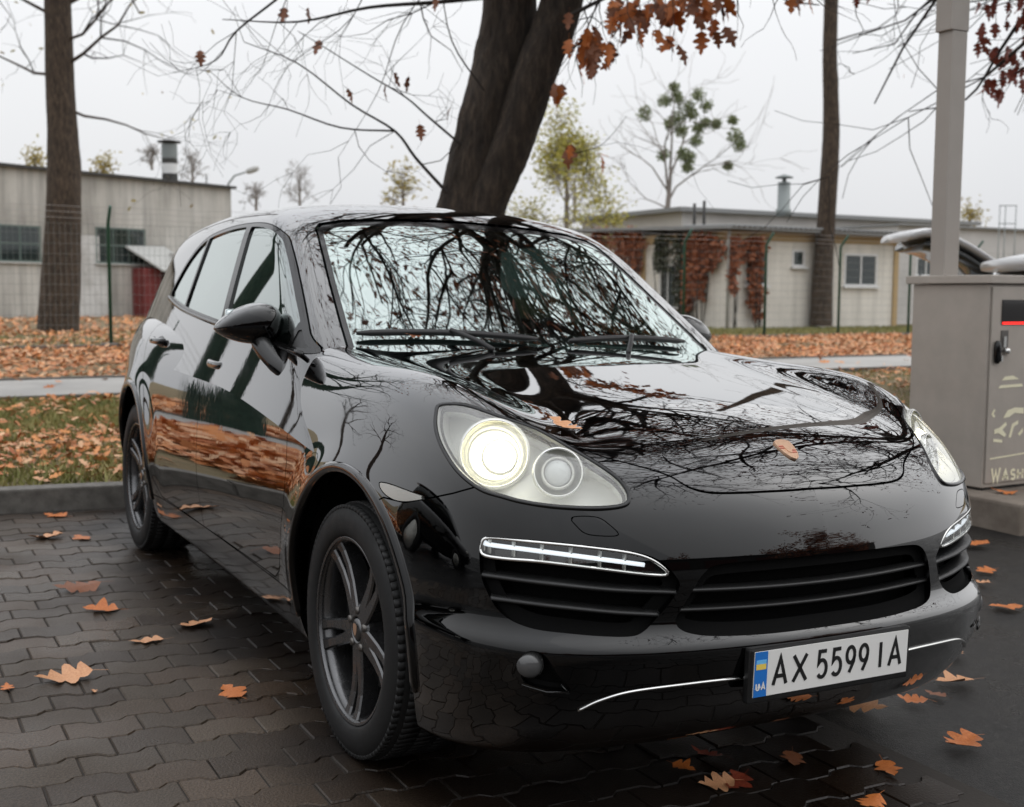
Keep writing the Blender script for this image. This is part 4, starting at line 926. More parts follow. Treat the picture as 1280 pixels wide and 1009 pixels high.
def litter(n, x0, x1, y0, y1, dens, sz, reflect=False):
    k = 0
    while k < n:
        x = rl.uniform(x0, x1); y = rl.uniform(y0, y1); k += 1
        if rl.random() > dens(x, y): continue
        if not reflect and not inview(x, y, .3): continue
        z = ground_z(x, y)+(.03 if 10.1 < x < 12.8 else 0)
        (lit if rl.random() < .66 else lit2).add(LLf, rmat((x, y, z+rl.uniform(.012, .06)), rl.uniform(.7, 1.2)*sz, rl, True))
litter(52000, 12.9, 19.8, -34, 4, lambda x, y: .25+.75*clump(x, y), .10)
litter(9500, 4.2, 10.0, -3.5, 2.2, lambda x, y: .12+.88*clump(x, y)**1.5, .082)
litter(9000, 4.2, 10.0, -18, -3.5, lambda x, y: .2+.5*clump(x, y), .085)
litter(13000, 20.2, 31, -8, 6, lambda x, y: .5*clump(x, y)+.2*smooth(24, 31, x), .13)
litter(5000, 31, 48, -14, 6, lambda x, y: .6, .17)
litter(160, 10.2, 12.7, -22, 6, lambda x, y: .5, .15)
litter(12000, 4.2, 10, 1.9, 9, lambda x, y: .95, .19, True)
litter(9000, 13, 20, 2.5, 14, lambda x, y: .9, .19, True)
litter(5000, 4.2, 22, 2.5, 26, lambda x, y: (.6+.4*clump(x, y))*(.06 if 10 < x < 12.9 else 1), .17, True)
tag(lit.make('fallen_leaves', M['litter']), 'rust brown fallen oak leaves littering the lawns', 'leaves', kind='stuff')
tag(lit2.make('fallen_leaves', M['litter2']), 'pale tan fallen oak leaves littering the lawns', 'leaves', kind='stuff')
gs_ = Soup()
def blades(n, x0, x1, y0, y1, h, dens):
    for _ in range(n):
        x = rl.uniform(x0, x1); y = rl.uniform(y0, y1)
        if rl.random() > dens(x, y) or not inview(x, y, .3, 20): continue
        z = ground_z(x, y); a = rl.uniform(0, 6.28); w_ = rl.uniform(.004, .009)*(1+.05*x); hh = h*rl.uniform(.4, 1.1); lx, ly = rl.gauss(0, .5)*hh, rl.gauss(0, .5)*hh
        gs_.raw(([(x-w_*math.cos(a), y-w_*math.sin(a), z), (x+w_*math.cos(a), y+w_*math.sin(a), z), (x+lx, y+ly, z+hh)], [(0, 1, 2)]))
blades(60000, 4.2, 10, -3, 4.5, .08, lambda x, y: .25+.75*(1-clump(x, y)))
blades(14000, 4.2, 10, -16, -3, .07, lambda x, y: .5)
blades(20000, 20.1, 27, -30, -12, .10, lambda x, y: .8)
blades(9000, 19.3, 30, -8, 4, .08, lambda x, y: .6)
tag(gs_.make('grass', M['grass'], smooth=False), 'short green and straw grass growing among the leaves', 'grass', kind='stuff')
# single leaves on the paving, asphalt, bonnet
def put_leaf(x, y, kind, sz, rot, label, cat='leaf', mtx=None, group=None, tip=0, lm=0):
    me = LM[lm % 6].copy(); me.materials.clear(); me.materials.append(M['leaf_'+kind])
    o = bpy.data.objects.new('oak_leaf', me); link(o)
    o.matrix_world = (mtx if mtx is not None else SLOPE @ Matrix.Translation((x, y, .003))) @ Matrix.Rotation(R_(rot), 4, 'Z') @ Matrix.Rotation(R_(tip), 4, 'X') @ Matrix.Scale(sz*1.05, 4)
    return tag(o, label, cat, 'single fallen leaves' if group is None else group)
LV = [(3.81,1.13,'orange',.15,40,'orange curled leaf lying close to the kerb stones'),
(3.29,1.22,'tan',.17,100,'pale flat leaf lying just ahead of the kerb'),
(3.15,1.12,'orange',.13,20,'small rust leaf beside the pale one near the kerb'),
(2.16,1.23,'brown',.19,90,'long rust brown leaf on paving beside the rear wheel'),
(1.76,1.23,'orange',.14,60,'rust leaf on paving halfway along the car side'),
(1.45,.93,'tan',.16,100,'pale tan leaf lying on paving closest to the car sill'),
(1.29,1.155,'tan',.12,80,'small pale leaf standing out on dark paving beside the front door'),
(.985,1.46,'tan',.18,95,'large pale tan leaf alone at the left of the paving'),
(.565,1.07,'orange',.13,10,'bright orange leaf on paving just ahead of the front wheel'),
(.92,1.73,'orange',.06,0,'tiny orange leaf scrap at the left edge of the paving'),
(.80,1.485,'tan',.03,0,'tiny pale leaf crumb under the large tan leaf'),
(1.40,-3.53,'orange',.20,80,'orange leaf on dark asphalt near the concrete island'),
(.93,-3.0,'orange',.13,90,'orange leaf below the island leaf on the asphalt'),
(.72,-2.71,'tan',.09,30,'small pale leaf on asphalt at the right'),
(.36,-2.48,'orange',.16,70,'orange leaf cut by the right edge of the picture'),
(0,-1.62,'tan',.11,120,'pale leaf touching the right end of the front bumper'),
(-.283,-1.376,'tan',.15,75,'large tan lobed leaf on asphalt right of the number plate'),
(-.38,-1.03,'orange',.10,45,'round orange leaf on asphalt right of the number plate'),
(-.371,-1.13,'brown',.08,10,'small brown upright leaf next to the round orange leaf'),
(-.686,-.90,'orange',.15,95,'long orange leaf casting a shadow at the lower right'),
(-.693,-.486,'orange',.11,150,'orange leaf low on the asphalt under the number plate'),
(-.88,-.276,'orange',.11,110,'orange leaf at the very bottom edge of the picture'),
(-.45,.10,'orange',.075,200,'lone small orange leaf in the shadow before the bumper'),
(-.484,-.06,'red',.10,30,'dark red leaf in the shadow below the bumper'),
(-.60,-.04,'red',.12,120,'dark red leaf tucked behind the pale tan leaf'),
(-.631,.024,'tan',.11,80,'pale tan leaf in the shadow at the bottom centre'),
(-.53,-.283,'brown',.11,140,'rust leaf half hidden in shadow left of the asphalt leaves'),
(-.25,-.755,'tan',.16,200,'pale leaf leaning out from beneath the number plate'),
(-.207,-.649,'brown',.18,80,'brown leaf lying flat in the shade under the number plate')]
for k, (x, y, kd, sz, rt, lb) in enumerate(LV): put_leaf(x, y, kd, sz, rt, lb, lm=k, tip=rl.uniform(-14, 14))
p, n = surf_pt(Fbody, (-.485, .585, .6), (0, 0, 1)); z_ = Vector(n); x_ = Vector((0, 1, 0)); x_ = (x_-z_*x_.dot(z_)).normalized(); y_ = z_.cross(x_)
hm = SLOPE @ Matrix(((x_.x, y_.x, z_.x, p[0]), (x_.y, y_.y, z_.y, p[1]), (x_.z, y_.z, z_.z, p[2]+.004), (0, 0, 0, 1)))
put_leaf(0, 0, 'tan', .10, 115, 'pale orange leaf resting on the bonnet above the lit headlight', mtx=hm, lm=1)
wp_ = SLOPE @ Matrix.Translation(on_ws(.49, 1.185, .006)) @ Matrix.Rotation(R_(-32), 4, 'Y')
put_leaf(0, 0, 'brown', .07, 80, 'small brown leaf caught at the foot of the windscreen', mtx=wp_, lm=2)
from mathutils import noise as mnoise
# ================================================================== trees
class Tree:
    def __init__(s, seed): s.r = random.Random(seed); s.big = Soup(); s.small = Soup(); s.tips = []
    def limb(s, pts, radii, n=None):
        n = n or (14 if max(radii) > .2 else 9 if max(radii) > .08 else 6 if max(radii) > .02 else 4)
        (s.big if max(radii) > .035 else s.small).raw(tube(pts, radii, n, caps=False))
    def branch(s, p, d, L, r, lvl, up=.12, wob=.22, kids=(3, 5), minr=.004, spread=.9, ratio=.62):
        R = s.r; k = 5 if lvl > 1 else 4; P = [Vector(p)]; D = Vector(d).normalized(); pts = [P[0].copy()]; dirs = [D.copy()]
        for i in range(k):
            D = (D+Vector((R.gauss(0, wob), R.gauss(0, wob), R.gauss(0, wob)+up*.35))).normalized(); P.append(P[-1]+D*L/k); pts.append(P[-1].copy()); dirs.append(D.copy())
        rad = [max(minr*.6, r*(1-.72*i/k)) for i in range(k+1)]
        s.limb(pts, rad)
        if lvl <= 0: s.tips.append(pts[-1]); s.tips.append(pts[-2]); return
        for c in range(R.randint(*kids)):
            i = R.randint(1, k); ax = dirs[i].orthogonal().normalized(); ax.rotate(Matrix.Rotation(R.uniform(0, 6.28), 3, dirs[i]))
            nd = (dirs[i]+ax*R.uniform(.5, 1)*spread).normalized()
            s.branch(pts[i], nd, L*R.uniform(ratio-.12, ratio+.12), max(minr, rad[i]*.62), lvl-1, up, wob*1.1, kids, minr, spread, ratio)
def leafcloud(tips, n, sz, spread, seed, leaf=None, keep=None):
    r = random.Random(seed); s = Soup()
    for _ in range(n):
        p = Vector(r.choice(tips))+Vector((r.gauss(0, spread), r.gauss(0, spread), r.gauss(0, spread)))
        if keep and not keep(p): continue
        s.add(leaf or LLf, rmat(p, sz*r.uniform(.6, 1.2), r))
    return s
def in_frame(q, m=45):
    dv = Vector(q)-CW; d = dv.dot(Fh)
    if d < .3: return False
    return -m < 640+FPX*dv.dot(Rh)/d < 1280+m and 368-FPX*dv.z/d > -m
def tree(name, label, group=None): o = empty(name); return tag(o, label, 'tree', group)
def seg(d, pts, r0, r1, jit=0, rr=None):
    """polyline of (px,py[,dd]) placed d metres away"""
    out = []
    for q in pts: out.append(at(d+(q[2] if len(q) > 2 else 0), q[0], q[1]))
    P = [Vector(p) for p in crom(np.array([p[:] for p in out]), 4)]; n = len(P); return P, [r0+(r1-r0)*i/(n-1) for i in range(n)]
# ---- the big leaning two-stemmed oak behind the car
T = Tree(21); ok = tree('oak_tree', 'thick dark leaning oak with two stems rising behind the car roof')
D0 = 11.4
def stem(pts, rads, n=16, seed=1):
    r = random.Random(seed); P = crom(np.array([tuple(at(d, px, py)) for px, py, d in pts]), 14); R = np.interp(np.linspace(0, 1, len(P)), np.linspace(0, 1, len(rads)), rads)
    V, Fc = tube([tuple(p) for p in P], list(R), n, caps=False)
    V = np.array(V); k = n
    for i in range(len(P)):
        for j in range(k): 
            a = 6.2832*j/k; f = 1+.07*mnoise.noise((math.cos(a)*1.6, math.sin(a)*1.6, i*.12+seed*9))+.075*abs(mnoise.noise((math.cos(a)*6, math.sin(a)*6, i*.30+seed*5)))-.02+r.gauss(0, .004); V[i*k+j] = P[i]+(V[i*k+j]-P[i])*f
    return [tuple(v) for v in V], Fc, P, R
a_ = stem([(556,420,D0), (570,330,D0), (580,262,D0), (598,180,D0), (622,80,D0), (630,0,D0-.05), (630,-120,D0-.3), (600,-330,D0-.6), (560,-600,D0-1), (540,-900,D0-1.2)], [.42,.34,.295,.275,.265,.25,.22,.18,.13,.07], 64, 1)
b__ = stem([(590,400,D0-.12), (594,320,D0-.12), (602,262,D0-.15), (632,190,D0-.18), (662,100,D0-.2), (692,20,D0-.2), (712,-80,D0-.3), (760,-260,D0-.8), (840,-480,D0-1.6), (900,-760,D0-2.2)], [.25,.21,.19,.195,.20,.20,.19,.16,.12,.06], 56, 2)
T.big.raw(a_[:2]); T.big.raw(b__[:2])
for (px, py, dx, dy, dz, L, r) in [(628,-60,-1,.5,.35,4.5,.11),(640,-40,-.3,.9,.45,4.2,.10),(628,-200,-.9,.1,.6,4.5,.11),(612,-300,-.4,.9,.7,4,.09),(600,-380,-.9,-.7,.5,4,.09),(570,-560,-.6,.5,1,3.6,.07),(550,-700,-.2,-.8,.8,3.4,.06),(545,-850,-.4,.2,1,3,.05),(560,-520,.8,.4,.7,3.5,.07),
                                (700,-40,-.5,-.9,.35,4.4,.10),(720,-130,.5,-.9,.4,4.5,.10),(735,-180,-1,-.35,.5,4.8,.11),(770,-280,-.8,-.8,.6,4.2,.09),(810,-400,-1,.15,.6,4,.09),(840,-470,-.6,-.9,.8,3.8,.08),(870,-620,-.9,-.3,.9,3.5,.06),(890,-700,.3,-.8,.8,3.2,.06),(760,-240,.9,.0,.6,4,.09),(645,-240,-1,-.2,.25,5.2,.11),(735,-210,-1,.05,.2,5.0,.10)]:
    d = D0-.3 if py > -200 else D0-.9
    T.branch(at(d, px, py), (dx, dy, dz), L, r, 3, .15, .2, (3, 5), .005)
far_tips = list(T.tips)
# bare branches that hang into the picture on the left
fine = Tree(33)
for pts, r0, r1, kd in ([[(578,268),(548,236),(515,200),(490,168,-.3),(437,136,-.6),(372,87,-1),(306,61,-1.3)], .030, .006, 9], [[(490,168,-.3),(424,164,-.6),(359,142,-.9),(302,127,-1.1),(262,94,-1.3)], .018, .004, 8], [[(592,200),(566,180),(530,150),(503,127,-.3),(459,101,-.5),(402,66,-.8),(372,48,-1)], .026, .006, 9],
                        [[(600,8),(540,14,-.3),(459,20,-.8),(372,37,-1.2),(280,34,-1.5)], .036, .006, 12], [[(420,-60,-1),(359,0,-1.2),(297,48,-1.4),(271,83,-1.5),(219,98,-1.6)], .026, .004, 10], [[(560,-40,-.6),(500,40,-.9),(470,120,-1.1),(420,200,-1.2)], .010, .003, 8], [[(470,-60,-1),(440,30,-1.1),(360,90,-1.2),(330,150,-1.3)], .010, .003, 8], [[(700,198),(725,192),(748,182,.1),(775,150,.2)], .012, .003, 3], [[(600,120,-.4),(560,60,-.7),(545,-20,-.9)], .014, .006, 5]):
    P, R = seg(D0-.2, [q for q in pts], r0*.66, r1*.6); fine.limb(P, R)
    for _ in range(max(2, int(kd*.62))):
        i = fine.r.randint(3, len(P)-1); fine.branch(P[i], Vector((fine.r.gauss(0, .5), fine.r.gauss(0, .5), fine.r.gauss(-.1, .5)))+(P[i]-P[i-1]).normalized()*.6, fine.r.uniform(.5, 1.1), max(.003, R[i]*.45), 1, -.05, .3, (2, 4), .0022, .8, .6)
# leafy branches over the right
lv = Tree(44)
for pts, r0, r1 in ([[(704,30),(740,12,-.4),(790,-10,-.8),(850,-30,-1.2)], .022, .006], [[(716,-30),(770,-40,-.6),(840,-20,-1.2),(905,-5,-1.6)], .022, .006], [[(700,70),(716,62,-.3),(735,20,-.5),(745,-20,-.6)], .010, .004], [[(850,-80,-1),(930,-40,-1.4),(985,-5,-1.8)], .014, .004]):
    P, R = seg(D0-.5, pts, r0, r1); lv.limb(P, R)
    for _ in range(7):
        i = lv.r.randint(2, len(P)-1); lv.branch(P[i], Vector((lv.r.gauss(0, .4), lv.r.gauss(0, .4), lv.r.gauss(-.5, .3))), lv.r.uniform(.3, .6), .006, 1, -.2, .25, (1, 3), .0028, .8, .6)
for tt in (fine, lv): T.small.V_n = len(T.small.V); T.small.raw((tt.small.V, tt.small.F)); T.big.raw((tt.big.V, tt.big.F)) if tt.big.V else None
P, R = seg(D0-.6, [(712,-60), (800,-110,-.4), (930,-150,-.8), (1060,-170,-1), (1180,-200,-1)], .085, .02); hd = Tree(58); hd.limb(P, R)
P2, R2_ = seg(D0+1, [(640,-120), (760,-200,.6), (900,-260,1), (1050,-300,1.5)], .08, .02); hd.limb(P2, R2_)
for PP, RR in ((P, R), (P2, R2_)):
    for i in range(3, len(PP)):
        for q in range(2): hd.branch(PP[i], (hd.r.gauss(0, .7), hd.r.gauss(0, .7), hd.r.uniform(.25, .9)), hd.r.uniform(1.6, 2.6), max(.02, RR[i]*.5), 2, .12, .2, (3, 5), .005)
T.small.raw((hd.small.V, hd.small.F)); T.big.raw((hd.big.V, hd.big.F))
lc2 = leafcloud(hd.tips, 2600, .15, .2, 6, keep=lambda q: not in_frame(q, 6)); far_tips += []
T.big.make('trunk', M['bark'], ok); tag(T.small.make('twigs', M['twig'], ok), kind='stuff')
lc = leafcloud(far_tips, 3000, .15, .22, 5); lc.raw((lc2.V, lc2.F)); tag(lc.make('crown_leaves', M['oakleaf'], ok), kind='stuff')
rk = random.Random(9)
LMo = [m.copy() for m in LM[:4]]
for m in LMo: m.materials.clear(); m.materials.append(M['oakleaf2'] if 'oakleaf2' in M else M['leaf_brown'])
LMq = [m.copy() for m in LM[:4]]
for m in LMq: m.materials.clear(); m.materials.append(M['leaf_orange'])
def hang(px, py, d, sz, ms, parent, ang=None):
    o = bpy.data.objects.new('leaf', rk.choice(ms)); link(o, parent)
    o.matrix_world = Matrix.Translation(at(d, px, py)) @ Matrix.Rotation(rk.uniform(0, 6.28), 4, 'Z') @ Matrix.Rotation(R_(90)+rk.gauss(0, .5), 4, 'Y') @ Matrix.Rotation(rk.uniform(0, 6.28), 4, 'X') @ Matrix.Scale(sz, 4)
for (px, py) in [(252,70),(506,102),(488,98),(434,116),(477,112),(357,20),(386,20),(398,58),(521,160),(556,140),(540,6)]: hang(px, py, D0-.8, .15, LMo, ok)
for px, py, n, sx, sy in ((735,65,26,22,22),(760,22,18,30,16),(800,15,16,25,14),(850,10,20,30,12),(895,8,10,16,8),(795,45,10,16,10),(720,60,10,12,14),(870,38,6,25,8),(980,2,5,14,4),(705,190,3,4,14),(745,195,2,6,4),(835,60,3,8,6),(690,100,4,8,20)):
    for _ in range(n): hang(rk.gauss(px, sx*.6), rk.gauss(py, sy*.6), D0-.9+rk.uniform(-.3, .3), rk.uniform(.14, .21), LMq if rk.random() < .6 else LMo, ok)
# ---- left trunk behind the fence
def plain_tree(name, label, d, base, top, rb, rt, mats, seed, limbs, lvl=3, leaves=None, twig=None, n=28, group=None, sway=()):
    t = Tree(seed); o = tree(name, label, group)
    pts = [(base[0], base[1], d)]+[(q[0], q[1], d) for q in sway]+[(top[0], top[1], d)]
    rads = [rb*1.18]+list(np.linspace(rb, rt, len(pts)-1+1))
    v, f, P, R = stem(pts, rads, n, seed); t.big.raw((v, f))
    for (px, py, dx, dy, dz, L, r) in limbs: t.branch(at(d, px, py), (dx, dy, dz), L, r, lvl, .05, .24, (3, 5), .006 if d < 35 else .012)
    t.big.make('trunk', mats[0], o)
    if t.small.V: tag(t.small.make('twigs', mats[1], o), kind='stuff')
    if leaves: tag(leafcloud(t.tips, *leaves[:3], seed).make('crown_leaves', leaves[3], o), kind='stuff')
    return o, t
lx, ly = Rh.x, Rh.y
def dirv(r, u, f=0): v = Rh*r+Fh*f; return (v.x, v.y, u)
plain_tree('tree', 'stout brown trunk standing behind the fence before the long grey building', 30.5, (68,416), (78,-240), .45, .27, (M['bark_brown'], M['twig']), 61,
    [(85,90,*dirv(1,.5),3.2,.05),(85,60,*dirv(1,.1,-.3),3,.045),(85,140,*dirv(1,-.1,.2),2.6,.04),(82,20,*dirv(.8,.7,.3),3.5,.06),(82,-40,*dirv(1,.1,-.4),3.8,.06),(80,-80,*dirv(1,-.2,.2),3.6,.06),(80,-60,*dirv(-1,.1),3.5,.06),(72,100,*dirv(-1,.15),2.6,.04),(75,30,*dirv(-1,.4,-.5),2.8,.045),(82,-120,*dirv(.5,.6,-.7),4,.06),(80,-150,*dirv(-.5,.6,.5),4,.06)],
    2, (150, .14, .25, M['yleaf']), sway=[(80,250),(80,100)])
plain_tree('tree', 'slim straight trunk standing behind the fence before the cream house', 38.5, (1020,407), (1022,-260), .31, .19, (M['bark_brown'], M['twig']), 62,
    [(1028,60,*dirv(1,.1,-.2),3.5,.03),(1025,-40,*dirv(1,.3),4,.05),(1022,-80,*dirv(-1,.4),4,.05)], 2, (20, .16, .2, M['oakleaf']), sway=[(1022,300),(1026,190),(1024,120),(1021,40)])
# right-hand oak out of frame whose dark red leaves hang in
rt = tree('oak_tree', 'dark red oak leaves and thin branches hanging in at the top right corner'); t = Tree(70)
for pts, r0, r1 in ([[(1420,-120),(1330,-40),(1265,20),(1230,70),(1190,130),(1120,145)], .035, .005], [[(1400,-40),(1320,30),(1262,90),(1225,110)], .02, .005], [[(1330,-90),(1250,-30),(1200,-5),(1120,8),(1050,12)], .012, .003], [[(1250,-60),(1150,20),(1090,80),(1040,105)], .005, .002]):
    P, R = seg(12.5, pts, r0, r1); t.limb(P, R)
    for _ in range(3): i = t.r.randint(3, len(P)-1); t.branch(P[i], Vector((t.r.gauss(0, .5), t.r.gauss(0, .5), t.r.gauss(-.1, .5))), t.r.uniform(.4, .9), .006, 1, -.1, .3, (1, 3), .003)
v, f, P, R = stem([(1480,520,13), (1470,300,13), (1450,100,12.8), (1430,-150,12.6), (1400,-500,12.3)], [.40,.30,.26,.22,.12], 14, 4); t.big.raw((v, f))
for (py, dx, dy, dz) in ((-160, .5, -.9, .5), (-260, -.5, -.8, .8), (-340, -.9, .2, 1.2), (-400, .3, .8, .9), (-120, .9, -.5, .3)): t.branch(at(12.6, 1432, py), (dx, dy, dz), 4, .08, 2, .1, .22, (3, 4), .005)
for k in range(18):
    a = k*2.4; z0 = 6.5+.24*k; b_ = vw(12.4-.15*(k % 5), pxl(12.4, 1400-10*k), z0)
    t.branch(b_, (-.55*Rh.x*1.2+.5*math.cos(a)-.3*Fh.x, -.55*Rh.y*1.2+.5*math.sin(a)-.3*Fh.y, .55+.25*(k % 3)), 5.2-.09*k, .085, 3, .40, .16, (3, 5), .006)
mainl = crom(np.array([(4.5, -10.5, 4.6), (3.2, -8.6, 6.2), (1.4, -6.4, 7.2), (-.6, -4.4, 7.9), (-2.6, -2.6, 8.4)]), 5); ml2 = crom(np.array([(4.5, -10.6, 4.9), (2.2, -9.6, 6.0), (-.5, -8.2, 6.6), (-3, -6.8, 7.0)]), 5)
for P_ in (mainl, ml2):
    t.limb([tuple(q) for q in P_], list(np.linspace(.15, .03, len(P_))))
    for k in range(3, len(P_)):
        for q in range(2): t.branch(tuple(P_[k]), (random.Random(k*7+q).gauss(0, .8), random.Random(k*9+q).gauss(0, .8), random.Random(k*5+q).gauss(.1, .5)), 2.9, .05, 2, .05, .22, (4, 5), .006)
t.big.make('trunk', M['bark'], rt); tag(t.small.make('twigs', M['twig'], rt), kind='stuff'); tag(leafcloud(t.tips, 6500, .16, .16, 8, keep=lambda q: not in_frame(q)).make('crown_leaves', M['redleaf'], rt), kind='stuff')
LMr = [m.copy() for m in LM[:4]]
for m in LMr: m.materials.clear(); m.materials.append(M['leaf_red'])
for px, py, n, sx, sy in ((1262,22,44,24,22),(1240,75,20,18,14),(1250,100,12,14,10),(1222,115,8,10,8),(1205,50,7,10,10),(1215,15,8,14,8),(1180,28,3,8,8),(1060,6,3,14,4)):
    for _ in range(n): hang(rk.gauss(px, sx*.6), rk.gauss(py, sy*.6), 12.5+rk.uniform(-.3, .3), rk.uniform(.10, .17), LMr, rt)
# ---- trees on the left lawn beyond the picture, mirrored in the side glass and fender
M['moss'] = bark('mossy_bark', (.008, .022, .015), (.018, .045, .030), (.04, .06, .04))
for k, (x, y, r, h, nm) in enumerate(((13.0, 3.5, .24, 11, 'mossy'), (12.5, 4.35, .17, 9, 'slender mossy'), (30, 13.5, .3, 12, 'wide bare'), (17, 13, .22, 9, 'bare'))):
    t = Tree(140+k); o = tree('tree', nm+' tree on the lawn left of the picture, mirrored in the side windows', 'trees on the left lawn'); o.location = (x, y, ground_z(x, y))
    t.limb([(0, 0, -.2), (.05, 0, h*.2), (0, .08, h*.4), (.1, 0, h*.6), (.1, .1, h*.85)], [r*1.2, r, r*.85, r*.6, r*.2])
    for q in range(8): a = q*2.4+k; t.branch((.03, .03, h*(.40+.06*q)), (math.cos(a), math.sin(a), .8), h*(.34-.02*q), r*.30, 2, .1, .22, (3, 4), .010)
    t.big.make('trunk', M['moss'] if k < 2 else M['bark'], o); tag(t.small.make('twigs', M['twig'], o), kind='stuff')
# ---- far trees against the sky
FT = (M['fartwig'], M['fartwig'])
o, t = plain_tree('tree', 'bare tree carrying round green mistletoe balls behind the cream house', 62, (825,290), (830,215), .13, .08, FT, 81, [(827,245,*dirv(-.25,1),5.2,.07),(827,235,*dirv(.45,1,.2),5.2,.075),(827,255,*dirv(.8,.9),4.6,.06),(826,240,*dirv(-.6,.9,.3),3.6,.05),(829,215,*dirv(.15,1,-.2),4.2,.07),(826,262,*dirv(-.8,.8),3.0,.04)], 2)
rm = random.Random(4); mistle_px = [(797,147,10),(820,132,9),(836,128,8),(848,140,11),(862,125,9),(872,138,8),(838,152,9),(855,148,8),(828,160,8),(842,168,9),(862,165,8),(871,158,7),(860,180,8),(845,196,9),(853,200,9),(820,198,8),(850,212,8),(884,160,7),(908,174,11),(914,185,9),(905,155,6),(900,210,6),(832,115,6)]
for i, (px, py, rp) in enumerate(mistle_px):
    c_ = at(62, px, py); s_ = Soup(); R = rp*62/FPX
    for _ in range(230):
        v = Vector((rm.gauss(0, 1), rm.gauss(0, 1), rm.gauss(0, 1))).normalized()*R*rm.random()**.45; s_.add(SLf, rmat(c_+v, .15*rm.uniform(.7, 1.3), rm))
    tag(s_.make('mistletoe_ball', M['mistle'], o), kind='stuff')
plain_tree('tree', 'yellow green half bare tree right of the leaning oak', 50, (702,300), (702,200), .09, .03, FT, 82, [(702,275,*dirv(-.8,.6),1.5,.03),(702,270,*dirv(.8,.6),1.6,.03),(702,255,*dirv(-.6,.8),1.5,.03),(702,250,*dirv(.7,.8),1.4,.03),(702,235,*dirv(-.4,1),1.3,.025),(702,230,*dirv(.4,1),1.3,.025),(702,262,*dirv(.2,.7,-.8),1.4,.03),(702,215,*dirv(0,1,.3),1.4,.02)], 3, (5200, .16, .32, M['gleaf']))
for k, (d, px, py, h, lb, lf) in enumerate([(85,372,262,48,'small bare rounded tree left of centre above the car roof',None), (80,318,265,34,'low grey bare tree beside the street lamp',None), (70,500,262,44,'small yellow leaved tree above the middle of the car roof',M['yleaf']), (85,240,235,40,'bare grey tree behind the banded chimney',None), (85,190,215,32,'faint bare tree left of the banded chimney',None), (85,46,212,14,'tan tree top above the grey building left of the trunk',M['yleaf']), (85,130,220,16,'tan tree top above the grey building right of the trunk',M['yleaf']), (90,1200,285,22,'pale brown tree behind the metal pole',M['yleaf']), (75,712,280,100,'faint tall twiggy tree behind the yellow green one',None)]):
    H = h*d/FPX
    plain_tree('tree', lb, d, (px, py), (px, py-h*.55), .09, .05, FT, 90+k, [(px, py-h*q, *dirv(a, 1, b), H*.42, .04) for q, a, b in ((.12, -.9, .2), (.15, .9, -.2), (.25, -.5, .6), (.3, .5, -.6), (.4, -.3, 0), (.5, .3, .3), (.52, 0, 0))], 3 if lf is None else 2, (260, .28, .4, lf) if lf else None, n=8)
# ================================================================== fence
M['green'] = mat('green_paint', (.012, .075, .045), .45); M['wire'] = mat('galvanised_wire', (.22, .24, .235), .5, .6); M['barb'] = mat('barbed_wire', (.45, .45, .45), .4, .7)
FX = 19.95; fence = empty('fence', (FX, 0, .3)); tag(fence, 'green wire mesh fence with bent posts and barbed wire along the lawn', 'fence')
ypost = [-2.0+2.42*k for k in range(6, -14, -1)]
def post_y(px): 
    a = FX-CW.x; t_ = (px-640)/FPX; b = a*(t_*Fh.x+Fh.y*-1*0+.4885*1)/1 if False else None
    lo, hi = -60, 30
    for _ in range(60):
        m = (lo+hi)/2; dv = Vector((FX, m, .3))-CW; px_ = 640+FPX*dv.dot(Rh)/dv.dot(Fh)
        if px_ < px: hi = m
        else: lo = m
    return (lo+hi)/2
yk = [post_y(134), post_y(950), post_y(1042), post_y(1129)]; sp = (yk[1]-yk[3])/2
ypost = [yk[1]+sp*k for k in (6, 5, 4, 3, 2, 1)]+yk[1:]+[yk[3]-sp*k for k in range(1, 4)]
ypost = [y for y in ypost if y < post_y(780)]+[yk[0]+sp*k for k in range(0, 4)]
ypost = sorted(set(round(y, 3) for y in ypost), reverse=True)
for y in ypost:
    z0 = ground_z(FX, y); q = raw('post', *tube([(0, 0, -.1), (0, 0, 2.32), (-.04, 0, 2.38), (-.26, 0, 2.62)], [.034, .034, .033, .030], 8), M['green'], fence); q.location = (0, y, z0-.3)
    if y > -12: raw('footing', *xf(box(-.16, .16, -.16, .16, -.1, .09, .03), Matrix.Translation((0, y, z0-.3))), M['kerb'], fence, smooth=False)
ys0, ys1 = ypost[-1], ypost[0]; w_ = Soup(); z0 = .31-.3
k = ys0
while k < ys1: w_.raw(tube([(0, k, z0+.05), (0, k, z0+2.3)], .0026, 3, False)); k += .10
for i in range(13): w_.raw(tube([(0, ys0, z0+.05+i*.187), (0, ys1, z0+.05+i*.187)], .003, 3, False))
tag(w_.make('mesh_wires', M['wire'], fence), kind='stuff')
for i in range(3): raw('barbed_wire', *tube([(-.06-.09*i, y, z0+2.40+.10*i+(.0 if j % 2 == 0 else -.02)) for j, y in enumerate(np.linspace(ys0, ys1, 40))], .004, 3, False), M['barb'], fence)
tag(raw('fence_kerb', *box(FX-.06, FX+.06, -60, 28, .2, .36, .01), M['kerb'], smooth=False), kind='structure')
